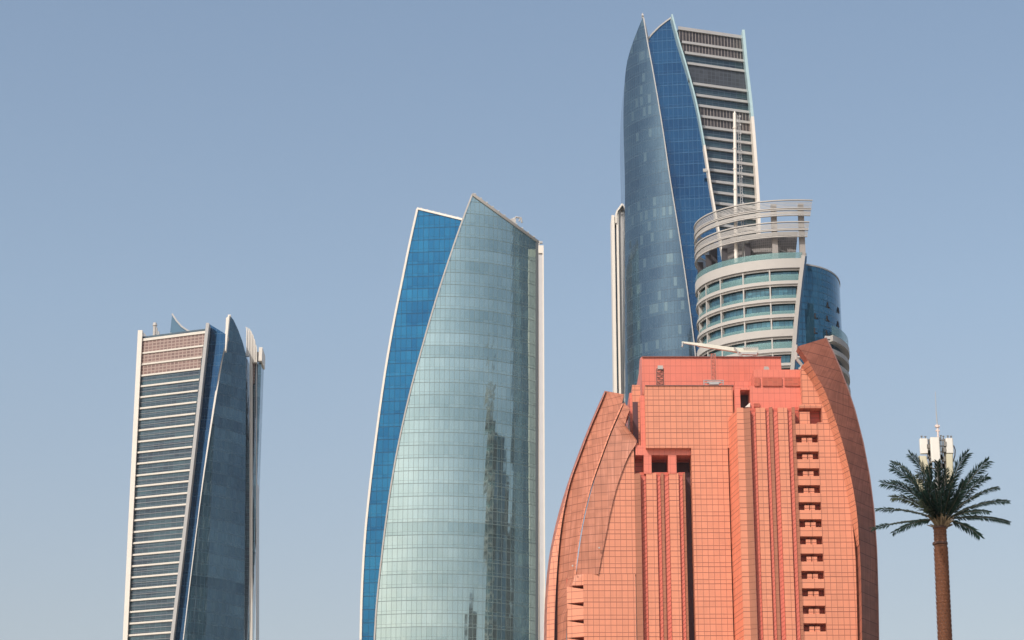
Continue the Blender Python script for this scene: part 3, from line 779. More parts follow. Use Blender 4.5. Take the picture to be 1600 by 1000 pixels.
        mb.hexa(A, [p + Vector((0, .1, 0)) for p in A]); mb.build("pane", cyl_glass, fr)
    # lower side balconies, right
    a2, b2_ = XP(1325, YD, 570) - xc, bd + 2
    def sp(phi, z, off=0): return Vector((xc + (a2 + off) * math.sin(phi), YD - (b2_ + off) * math.cos(phi), z))
    def arc(z0, z1, o0, o1, name, mat):
        mb = MB(); n = 30; l, r = math.radians(37), math.radians(140)
        for i in range(n):
            p0, p1 = l + (r - l) * i / n, l + (r - l) * (i + 1) / n
            mb.hexa([sp(p0, z0, o1), sp(p1, z0, o1), sp(p1, z1, o1), sp(p0, z1, o1)], [sp(p0, z0, o0), sp(p1, z0, o0), sp(p1, z1, o0), sp(p0, z1, o0)])
        mb.build(name, mat, T)
    zr = lambda py: P(1318, py, YD - 5).z
    arc(zr(546), zr(531), -.1, 0, "balustrade", rail_glass)
    arc(zr(555), zr(546), -3, .2, "balcony_band", white_m)
    arc(0, zr(555), -2.8, -2.2, "window_wall", win_glass)
    for k in range(16):
        t = 567 + k * 21; 
        if zr(t + 8) < 2: break
        arc(zr(t + 7), zr(t), -2, .0, "balcony_band", white_m)
    # small roof lamp on the drum
    q = P(1258.5, 411, YD - 14); mb = MB(); mb.box(q.x - .7, q.x + .7, q.y - .5, q.y + .5, ztop, ztop + 1.6); mb.tube([q + Vector((0, 0, .2)), q + Vector((0, 0, 2.6))], .35, 8)
    mb.build("roof_unit", white_m, T)
    # mast with ladder on the deck
    y = 547
    M = empty("white_mast", P(1150, 405, y), "tall white pole with a ladder, rising through the louvered crown of the round tower", "mast")
    mb = MB(); mb.tube([P(1150.3, 411, y), P(1149.3, 300, y), P(1148, 177, y)], [.5, .47, .4], 12); mb.tube([P(1148, 177, y), P(1148, 174, y)], [.25, .15], 8)
    for k in range(7): 
        q = P(1148 + k * .33, 200 + k * 32, y); mb.tube([q + Vector((0, 0, -.15)), q + Vector((0, 0, .15))], .56, 12)
    mb.build("pole", cream, M)
    mb = MB(); lx = 1154.3
    A, B = P(lx - 1.5, 180, y + .3), P(lx + 1.5, 180, y + .3); zb = ZP(408, y); dd = 2.0
    mb.tube([(A.x, A.y, zb), A], .09, 5); mb.tube([(B.x, B.y, zb), B], .09, 5)
    zq = A.z - .4; j = 0
    while zq > zb + .5:
        mb.tube([(A.x, A.y, zq), (B.x, B.y, zq)], .07, 4); 
        if j % 3 == 0: mb.tube([(A.x - 1.0, A.y, zq), (A.x, A.y, zq)], .07, 4); mb.box(B.x - .1, B.x + .25, B.y - .2, B.y + .2, zq - .15, zq + .25)
        zq -= .8; j += 1
    mb.build("ladder", steel, M)
    # swivelling floodlight on the deck edge
    Fl = empty("deck_crane", P(1223, 395, 545), "small white swivel arm on the round tower's deck behind the glass balustrade", "davit")
    mb = MB(); mb.tube([P(1217, 398, 545), P(1217, 391, 545)], .3, 8); mb.tube([P(1217, 390, 545), P(1232, 396, 545)], .18, 6); mb.build("arm", white_m, Fl)
    mb = MB(); q = P(1217, 390, 545); mb.box(q.x - .4, q.x + .4, q.y - .4, q.y + .4, q.z - .3, q.z + .6); mb.build("head", white_m, Fl)

def louver_mat():
    return lattice("louver_cladding", (.40, .37, .34), (.12, .11, .10), pw=9.0, ph=.33, lw=.14)
louvslat = plain("louver_slats", (.36, .34, .32), .5)
round_tower()

# ================================================================== CORAL BUILDING (~400 m)
def coral_building():
    T = empty("coral_building", (XP(1110, 420), 410, 0), "coral stone-clad highrise with curved brown side fins in front of the round tower", "building")
    RY = 800
    def bx(name, a, c, top, Y, dep, mat, bot=None, ry=None):
        mb = MB(); ry = ry if ry else (RY if bot is None else (top + bot) / 2)
        mb.box(XP(a, Y, ry), XP(c, Y, ry), Y, Y + dep, 0 if bot is None else ZP(bot, Y), ZP(top, Y)); return mb.build(name, mat, T)
    # --- core masses
    bx("core_wall", 1000, 1250, 640, 412, 30, orange)
    tb = bx("roof_block", 1003, 1221, 558, 409, 26, coral, 655, ry=580)
    # angled left cheek of the upper block
    ruled("roof_block_cheek", [(1000, 560), (996, 640)], 422, [(1003, 557), (1003, 640)], 409.2, coral, T, thick=2, base=None)
    mb = MB(); b0 = P(1003, 556, 409); b1 = P(1221, 560, 409); mb.box(b0.x, b1.x, 408.7, 409.4, ZP(558, 409) - .02, ZP(558, 409) + .1); mb.build("coping", plain("coping_dark", (.22, .10, .09), .5), T)
    bx("facade_block", 1008.5, 1146, 602.5, 400, 14, orange, 699.8)
    bx("facade_wall", 1084, 1142, 699.9, 400, 14, orange, ry=860)
    bx("coping", 1008, 1146.5, 601.6, 399.8, 10, plain("coping_dark2", (.2, .1, .09), .5), 602.4)
    bx("shoulder_block", 988.5, 1001.5, 601.5, 404, 10, orange, 700)
    bx("shoulder_recess_shade", 989, 997, 628, 403.9, 2, plum, 692)  # dark slab proud of the block; the recess shade is in its colour
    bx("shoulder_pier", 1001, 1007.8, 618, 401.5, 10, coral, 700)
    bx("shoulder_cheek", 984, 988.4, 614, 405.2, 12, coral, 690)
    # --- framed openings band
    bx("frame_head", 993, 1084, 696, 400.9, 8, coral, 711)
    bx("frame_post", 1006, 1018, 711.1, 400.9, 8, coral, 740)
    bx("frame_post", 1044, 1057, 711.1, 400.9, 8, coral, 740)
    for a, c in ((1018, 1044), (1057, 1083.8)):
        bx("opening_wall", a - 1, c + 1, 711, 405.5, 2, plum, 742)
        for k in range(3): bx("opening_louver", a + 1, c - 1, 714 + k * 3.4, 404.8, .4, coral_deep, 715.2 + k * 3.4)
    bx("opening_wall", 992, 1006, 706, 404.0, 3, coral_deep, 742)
    # --- left rib group
    def rib(name, a, ya, c, yc, top, mat, th=1.6, r=870):
        A = Vector((XP(a, ya, r), ya, 0)); C = Vector((XP(c, yc, r), yc, 0)); z = ZP(top, min(ya, yc))
        up = Vector((0, 0, z)); k = Vector((0, th, 0)); mb = MB()
        i = [A, C, C + up, A + up]; L = (C - A).length
        mb.quad(*i, uvs=[(A.x, 0), (A.x + L, 0), (A.x + L, z), (A.x, z)])
        j = [q + k for q in i]; mb.quad(j[1], j[0], j[3], j[2])
        mb.quad(j[0], i[0], i[3], j[3]); mb.quad(i[1], j[1], j[2], i[2]); mb.quad(i[3], i[2], j[2], j[3])
        return mb.build(name, mat, T)
    G = 401.0
    rib("rib_flank", 993.5, G - .05, 1003, G - .6, 739, taupe, 1.2)
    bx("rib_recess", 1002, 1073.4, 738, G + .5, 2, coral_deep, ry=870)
    rib("rib", 1012, G, 1028, G, 739, orange_s); rib("rib", 1048, G, 1063, G, 739, orange_s)
    rib("rib_pier", 1035, G + .45, 1039.5, G + .1, 739, taupe, .9); rib("rib_pier", 1070, G + .45, 1073.5, G + .1, 739, taupe, .9)
    for a, c in ((1003.5, 1011), (1028.5, 1034), (1040.5, 1047), (1064, 1069)):
        zig(T, XP(a, G + .5, 870), XP(c, G + .5, 870), G + .42, ZP(742, G))
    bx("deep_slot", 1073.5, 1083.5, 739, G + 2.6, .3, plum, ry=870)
    # --- side wall that turns towards the camera (between front wall and right block)
    rib("return_wall", 1141.5, 400.4, 1157, 394.2, 640, orange_r, 3, r=800)
    bx("corner_pier", 1148.5, 1157, 604, 398.5, 12, coral, 660, ry=630)
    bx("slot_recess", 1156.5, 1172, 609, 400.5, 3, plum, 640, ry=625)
    bx("slot_sill", 1157, 1186, 606, 397.0, 8, coral, 609, ry=606)
    mb = MB(); poly_slab(mb, [P(1164, 636, 396), P(1172, 636, 396), P(1172, 629, 396)], .5); mb.build("slot_bracket", cream, T)
    bx("penthouse_block", 1172.2, 1252.5, 603, 396.5, 14, coral, 640)
    bx("penthouse_block", 1178, 1252.5, 577.5, 396.5, 14, coral, 602.9, ry=590)
    bx("roof_step", 1148.5, 1178, 596, 402, 10, coral, 606, ry=600)
    for a, c in ((1178.8, 1187.5), (1191.5, 1222), (1226, 1251.5)):
        bx("vent", a, c, 590, 396.25, .3, ventm, 603, ry=596)
    bx("wall_vent", 1178, 1187, 630, 396.2, .4, ventm, 636, ry=632)
    # --- right rib group
    G2 = 394.0; r2 = 820
    rib("rib", 1157, G2, 1167.5, G2, 637, orange_s, r=r2)
    rib("rib_flank", 1167.5, G2 - .05, 1178, G2 - .6, 637, taupe, 2, r=r2)
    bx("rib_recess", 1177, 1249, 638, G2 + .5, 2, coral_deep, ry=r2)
    rib("rib", 1187, G2, 1202, G2, 637, orange_s, r=r2); rib("rib", 1222, G2, 1237, G2, 637, orange_s, r=r2)
    rib("rib_pier", 1208, G2 + .45, 1213.5, G2 + .1, 636, taupe, .9, r=r2); rib("rib_pier", 1244, G2 + .45, 1249, G2 + .05, 636, taupe, .9, r=r2)
    for a, c in ((1179.5, 1186), (1203, 1207.5), (1214.5, 1221), (1238, 1243.5)):
        zig(T, XP(a, G2 + .5, r2), XP(c, G2 + .5, r2), G2 + .42, ZP(641, G2))
    # --- balcony column
    xa, xb = XP(1249.3, G2, r2), XP(1284, G2, r2)
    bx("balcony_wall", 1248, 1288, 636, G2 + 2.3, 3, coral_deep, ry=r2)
    fl = 3.07; z0 = ZP(679, G2)           # top of the second opening
    opens = [(ZP(637.5, G2), ZP(662, G2))] + [(z0 - fl * k, z0 - fl * k - 1.45) for k in range(40) if z0 - fl * k > 4]
    for i, (zt, zb) in enumerate(opens):
        nz = opens[i + 1][0] if i + 1 < len(opens) else 0
        mb = MB(); mb.box(xa, xb, G2, G2 + 2.2, nz, zb); mb.build("balcony_parapet", orange_s if i else orange, T)
        mb = MB(); w_ = xb - xa
        if i:
            mb.box(xa + w_ * .27, xa + w_ * .48, G2 + .4, G2 + 1.5, zb + .002, zt - .5); mb.box(xa + w_ * .52, xa + w_ * .74, G2 + .4, G2 + 1.5, zb + .002, zt - .5)
        else: mb.box(xa + w_ * .22, xa + w_ * .68, G2 + .4, G2 + 1.5, zb + .002, zt - .6)
        mb.build("balcony_screen", orange_s, T)
    # --- right wall up to the fin
    inner = [(1253, 571), (1264, 587), (1277, 611), (1294, 655), (1308, 700), (1320, 750), (1329, 800), (1335, 860), (1337.5, 930), (1339, 1000)]
    outer = [(1262.5, 563), (1270, 577), (1284, 601), (1305, 655), (1322, 712), (1333, 762), (1340, 810), (1344, 870), (1346, 930), (1347, 1000)]
    LW = np.array([[XP(1284, G2 + .05, r2), 0], [XP(1284, G2 + .05, r2), ZP(660, G2)]])
    RW = wcurve([(1296, 660), (1309, 704), (1321, 754), (1330, 804), (1336, 860), (1338.5, 930), (1340, 1000)], G2)
    # below the balcony head
    sheet("stone_wall", LW, RW, lambda x: G2 + .05, orange, T, thick=12, n=8)
    LW2 = np.array([[XP(1252.6, G2 + .3, 600), ZP(635.9, G2)], [XP(1252.6, G2 + .3, 600), ZP(575, G2)]])
    RW2 = wcurve([(1257, 575), (1278, 611), (1288, 636)], G2, base=None)
    sheet("stone_wall", LW2, RW2, lambda x: G2 + .3, orange, T, thick=12, n=6)
    bx("balcony_head", 1249.5, 1290, 632, G2 + .02, 8, orange, 637.4, ry=635)
    LW3 = np.array([[XP(1284, G2 + .04, 650), ZP(660, G2)], [XP(1284, G2 + .04, 650), ZP(637.4, G2)]]); RW3 = wcurve([(1288, 637.4), (1296, 661)], G2, base=None)
    sheet("stone_wall", LW3, RW3, lambda x: G2 + .04, orange, T, thick=10, n=4)
    # --- right fin: lit inner edge and weathered outer face
    ruled("fin_edge", inner[:7] + [(1339, 850)], G2 - .2, outer[:7] + [(1342.3, 850)], G2 - 2.6, orange, T, thick=2.2, n=2, m=50, base=None)
    ruled("fin_gap", [(1329, 790), (1333.4, 835.5), (1336, 880), (1338, 940), (1339, 1000)], G2 + 1.0, [(1337.5, 790), (1341.6, 835.5), (1344, 880), (1346, 940), (1347, 1000)], G2 + 1.2, brown_dark, T, thick=2.2, n=2, m=40)  # dark brown stands in for the shade between wall and fin
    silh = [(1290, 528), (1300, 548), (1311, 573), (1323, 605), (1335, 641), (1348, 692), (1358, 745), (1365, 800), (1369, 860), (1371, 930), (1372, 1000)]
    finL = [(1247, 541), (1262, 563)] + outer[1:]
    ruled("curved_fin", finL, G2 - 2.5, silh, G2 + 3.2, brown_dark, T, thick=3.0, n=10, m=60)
    bar("fin_rim", [P(a, b_, G2 + 3.4) for a, b_ in silh], .35, 5, plain("rim_brown", (.2, .1, .09), .5), T, front=.2)
    # white bracing behind the fin head
    mb = MB()
    for s_ in (((1244, 539), (1244.5, 562)), ((1244.5, 559), (1256, 558)), ((1244.5, 560), (1254, 572)), ((1252, 572), (1257, 590)), ((1248, 577), (1258, 575)), ((1249, 578), (1257, 592))):
        mb.tube([P(*s_[0], 398), P(*s_[1], 398)], .28, 6)
    mb.build("bracing", white_m, T)
    # --- left wing
    S0 = [(945, 610), (935, 632), (925, 655), (905, 705), (887, 755), (870, 812), (858, 870), (852, 930), (850, 1000)]
    S1 = [(946, 611), (936, 634), (926, 657), (907, 706), (890, 752), (881, 787), (866, 845), (858, 900), (855, 950), (854, 1000)]
    S2 = [(946.5, 611), (937, 634), (927, 657), (908, 706), (891, 754), (882.5, 790), (876, 830), (872, 870), (868, 930), (866, 1000)]
    S3 = [(947, 611), (938, 634), (928, 657), (909, 706), (892, 755), (883.5, 792), (877, 835), (873, 880), (871.5, 930), (871, 1000)]
    W1R = [(975, 616), (972, 630), (955, 668), (937, 716), (922, 760), (908, 818), (900, 870), (896, 912), (887, 950), (885, 1000)]
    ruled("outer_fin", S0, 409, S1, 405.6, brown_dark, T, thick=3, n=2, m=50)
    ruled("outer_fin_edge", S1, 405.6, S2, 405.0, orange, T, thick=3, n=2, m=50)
    ruled("outer_fin_shadow_gap", S2, 406.2, S3, 406.2, plum, T, thick=2, n=2, m=50)  # plum strip: the shadow beside the fin is painted in
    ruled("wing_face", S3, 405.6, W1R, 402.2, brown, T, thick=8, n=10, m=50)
    R1b = [(a + 1.8, b_ + 1) for a, b_ in W1R[1:7]] + [(899.5, 912)]
    ruled("wing_ridge", W1R[1:8], 402.2, R1b, 401.8, orange, T, thick=3, n=2, m=40, base=None)
    W2R = [(983, 637), (985, 655), (995, 690), (986, 702), (970, 742), (956, 790), (946, 840), (938, 880), (935, 897)]
    ruled("wing_face", [(975, 629), (971, 640), (966, 652)], 402.0, [(984.5, 639), (980, 650), (977, 663)], 400.7, brown, T, thick=6, n=4, m=16, base=None)
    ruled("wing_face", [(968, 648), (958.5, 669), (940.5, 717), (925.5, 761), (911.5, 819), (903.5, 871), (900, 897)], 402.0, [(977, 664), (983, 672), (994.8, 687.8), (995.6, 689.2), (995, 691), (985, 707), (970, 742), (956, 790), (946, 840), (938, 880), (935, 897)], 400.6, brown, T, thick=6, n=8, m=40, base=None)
    # lit left front wall
    LL = wcurve([(995, 689), (970, 742), (956, 790), (946, 840), (938, 880), (934, 897), (912.5, 898), ][:6], 400.9, base=None)
    LR = np.array([[XP(993.5, 400.9, 870), ZP(897, 400.9)], [XP(993.5, 400.9, 870), ZP(690, 400.9)]])
    LL = LL[np.argsort(LL[:, 1])]
    sheet("stone_wall", LL, LR, lambda x: 400.9, orange, T, thick=12, n=8)
    bx("stone_wall", 912, 993.5, 897.1, 400.9, 12, orange, ry=950)
    # notched balconies on the wing
    za = ZP(914, 401); k = 0
    x0b, x1b = XP(886, 401.5, 940), XP(911.8, 401.5, 940)
    mb = MB(); mb.box(x0b, x1b, 403.6, 406, 0, ZP(900, 401.5)); mb.build("balcony_wall", coral_deep, T)
    mb = MB(); mb.hexa([(x0b + .9, 401.6, za), (x1b, 401.2, za), (x1b, 401.2, ZP(897, 401.2)), (x0b + 1.5, 401.6, ZP(897, 401.2))], [(x0b + .9, 404, za), (x1b, 404, za), (x1b, 404, ZP(897, 401.2)), (x0b + 1.5, 404, ZP(897, 401.2))]); mb.build("balcony_parapet", orange, T)
    while za - k * fl > 4:
        zt = za - k * fl; zb = zt - .75; nz = zt - fl
        mb = MB(); mb.hexa([(x0b, 402.3, nz), (x1b, 401.0, nz), (x1b, 401.0, zb), (x0b, 402.3, zt - .02)], [(x0b, 405, nz), (x1b, 405, nz), (x1b, 405, zb), (x0b, 405, zt - .02)]); mb.build("balcony_parapet", orange_s, T); k += 1
    mb = MB(); mb.tube([P(979, 681, 403), P(983, 665, 403), P(984, 682, 403)], .2, 6); mb.tube([P(976, 629, 403), P(973, 632, 403)], .3, 6); mb.build("bracing", white_m, T)
    for a, c in ((1252.6, 597), (1252.6, 612), (1252.8, 634), (936, 857), (894.5, 885)):
        q = P(a, c, 396.4 if a > 1000 else 400.5); mb = MB(); mb.tube([q, q + Vector((0, -.35, .05))], .05, 5); mb.box(q.x - .13, q.x + .13, q.y - .55, q.y - .3, q.z - .1, q.z + .14); mb.build("wall_lamp", white_m, T)
    # ---------------- things on the roof terrace
    y = 404
    C = empty("roof_boom_crane", P(1115, 601, y), "pale telescopic boom crane on a lattice mast above the coral building's roof", "crane")
    mb = MB(); yb = 403; truss(mb, XP(1112, yb, 580), XP(1118.5, yb, 580), yb, yb + .75, ZP(601, yb), ZP(553, yb)); mb.build("mast", plain("mast_red", (.45, .16, .12), .6), C)
    mb = MB(); q = [P(1093, 601.5, yb), P(1093, 594, yb)]
    for a in (1100, 1130): mb.tube([P(a, 601.5, yb), P(a, 594, yb)], .1, 5)
    for a in (594.5, 598): mb.tube([P(1099, a, yb), P(1131, a, yb)], .1, 5)
    mb.tube([P(1105, 598, yb), P(1126, 598, yb)], .22, 6); mb.box(XP(1108, yb, 600), XP(1123, yb, 600), yb - .4, yb + 1, ZP(601.5, yb), ZP(599, yb)); mb.build("base_frame", steel, C)
    boomc = plain("boom_cream", (.62, .60, .52), .5)
    def beam(name, a, c, h0, h1, dp, mat, yy=402.5):
        A, B = P(*a, yy), P(*c, yy); mb = MB(); v0, v1 = Vector((0, 0, h0 / 2)), Vector((0, 0, h1 / 2)); k_ = Vector((0, dp, 0))
        mb.hexa([A - v0, B - v1, B + v1, A + v0], [A - v0 + k_, B - v1 + k_, B + v1 + k_, A + v0 + k_]); return mb.build(name, mat, C)
    beam("boom_tip", (1065.5, 534.5), (1092, 538), .28, .5, .4, boomc); beam("boom", (1090, 537.8), (1148, 546), .55, .75, .7, boomc, 402.4)
    beam("boom", (1146, 545.5), (1183, 549.5), .75, 1.0, .9, boomc, 402.3)
    beam("counterweight", (1160, 546.5), (1185, 547.5), .9, 1.1, 1.0, plain("cw_grey", (.45, .45, .42), .6), 403.4)
    beam("boom_underside", (1157, 551.5), (1183, 552), .35, .5, .6, steel, 402.2)
    mb = MB()
    for a, c in (((1147, 543), (1155, 553)), ((1155, 553), (1162, 557)), ((1149, 545), (1156, 555)), ((1162, 557), (1176, 556))): mb.tube([P(*a, 402.1), P(*c, 402.1)], .14, 6)
    for k_ in range(8): mb.tube([P(1162 + k_ * 3, 545, 402.1), P(1162 + k_ * 3, 541.5, 402.1)], .07, 5)
    mb.build("rigging", steel, C)
    mb = MB(); mb.tube([P(1067, 535, 402.5), P(1066, 542, 402.5)], .16, 6); mb.tube([P(1066, 542, 402.5), P(1066, 541, 402.5)], .25, 6); mb.build("hook", steel, C)
    # ladder cage
    Lc = empty("caged_ladder", P(1031, 601, 405), "caged roof ladder with a white box at its head on the coral building", "ladder")
    mb = MB(); truss(mb, XP(1026, 405, 590), XP(1037, 405, 590), 404.6, 405.5, ZP(602, 405), ZP(577, 405), n=7); mb.build("cage", plain("cage_brown", (.22, .10, .08), .6), Lc)
    mb = MB(); mb.box(XP(1028, 404, 574), XP(1036, 404, 574), 404.2, 405.0, ZP(576.5, 404.2), ZP(571, 404.2)); mb.build("white_box", white_m, Lc)
    Vb = empty("white_wall_unit", P(1197, 576, 408), "small white grille unit on the upper right of the coral roof block", "air vent")
    mb = MB(); mb.box(XP(1194, 408, 575), XP(1202, 408, 575), 408.2, 408.9, ZP(577, 408), ZP(574, 408)); mb.build("grille", white_m, Vb)
    mb = MB(); mb.box(XP(1194.5, 408, 575), XP(1201, 408, 575), 408.3, 408.9, ZP(573.6, 408), ZP(572, 408)); mb.build("grille", white_m, Vb)
    Rl = empty("roof_floodlight", P(1293, 532, 399), "grey floodlight at the tip of the brown curved fin", "floodlight")
    q = P(1293, 530, 398.5); mb = MB(); mb.tube([q - Vector((0, 0, 1.0)), q + Vector((0, 0, .3))], .12, 6); mb.build("post", steel, Rl)
    mb = MB(); mb.box(q.x - .5, q.x + .5, q.y - .4, q.y + .3, q.z - .1, q.z + .5); mb.build("lamp_head", greyfin, Rl)

def truss(mb, x0, x1, y0, y1, z0, z1, n=9, r=.06):
    for x in (x0, x1):
        for y in (y0, y1): mb.tube([(x, y, z0), (x, y, z1)], r * 1.3, 5)
    for i in range(n + 1):
        z = z0 + (z1 - z0) * i / n
        for a, b in (((x0, y0), (x1, y0)), ((x1, y0), (x1, y1)), ((x1, y1), (x0, y1)), ((x0, y1), (x0, y0))):
            mb.tube([(*a, z), (*b, z)], r, 4)
        if i < n:
            zn = z + (z1 - z0) / n; a, b = ((x0, y0), (x1, y0)) if i % 2 else ((x1, y0), (x0, y0)); mb.tube([(*a, z), (*b, zn)], r, 4)
zigm = None
def zig(parent, x0, x1, y, ztop):
    """folded red lining of a recess: a row of shallow slanted fins"""
    mb = MB(); z = ztop; h = 1.4; i = 0; xm = x0 + (x1 - x0) * .6
    while z > 2:
        mb.hexa([(x0, y, z - h * .95), (x1, y - .12, z - h * .55), (x1, y - .12, z - h * .05), (x0, y, z - h * .45)],
                [(x0, y + .3, z - h * .95), (x1, y + .3, z - h * .55), (x1, y + .3, z - h * .05), (x0, y + .3, z - h * .45)])
        z -= h * .56; i += 1
    mb.build("recess_fins", zigmat, parent)
zigmat = plain("recess_fin_red", (.54, .11, .068), .5)
coral_building()

# ================================================================== towers beside the view, seen mirrored in the sail tower's glass
def mirrored(name, x, y, w_, h, ang, label, tiers, dome=False, spire=0):
    T = empty(name, (x, y, 0), label, "skyscraper")
    mat = glass("mirrored_" + name, (.015, .018, .024), (.07, .07, .075), cw=3, floor=3.8, metal=.3, line=.8, pale_amt=.5, lw=.4)
    ca, sa = math.cos(ang), math.sin(ang)
    def box(nm, hw, hd, z0, z1, m):
        mb = MB(); c = [(x + ca * a - sa * b, y + sa * a + ca * b) for a, b in ((-hw, -hd), (hw, -hd), (hw, hd), (-hw, hd))]
        lo = [mb.vert((*q, z0)) for q in c]; hi = [mb.vert((*q, z1)) for q in c]
        for i in range(4):
            j = (i + 1) % 4; L = 2 * (hw if i % 2 == 0 else hd)
            mb.face((lo[i], lo[j], hi[j], hi[i]), [(0, z0), (L, z0), (L, z1), (0, z1)])
        mb.face(hi); mb.build(nm, m, T)
    zp = 0
    for f, t in tiers: box("shaft", w_ / 2 * f, w_ / 2 * f * .8, zp, h * t, mat); zp = h * t
    for i in range(int(h / 24)): box("floor_band", w_ / 2 * tiers[0][0] + .4, w_ / 2 * tiers[0][0] * .8 + .4, 12 + i * 24, 13.2 + i * 24, greyfin) if 14.5 + i * 24 < h * tiers[0][1] else None
    if spire:
        mb = MB(); mb.tube([(x, y, h), (x, y, spire)], [1.3, .6], 8); mb.build('spire', mat, T)
    if dome:
        mb = MB(); mb.tube([(x, y, zp), (x, y, zp + 5), (x, y, zp + 10), (x, y, zp + 13)], [w_ * .3, w_ * .27, w_ * .16, .5], 24); mb.build("dome", mat, T)
mirrored("dark_office_tower", 212, 421, 80, 260, math.radians(45), "tall dark tower mirrored as the dark stripe in the pale green sail's glass", [(1, .80), (.72, .92), (.4, 1)], spire=314)
mirrored("stepped_office_tower", 290, 462, 54, 246, math.radians(30), "stepped dark tower mirrored right of the tall dark one in the sail's glass", [(1, .9), (.6, 1)])
mirrored("domed_tower", 124, 353, 62, 178, math.radians(60), "lower domed tower mirrored near the foot of the pale green sail", [(1, .93), (.75, 1)], True)

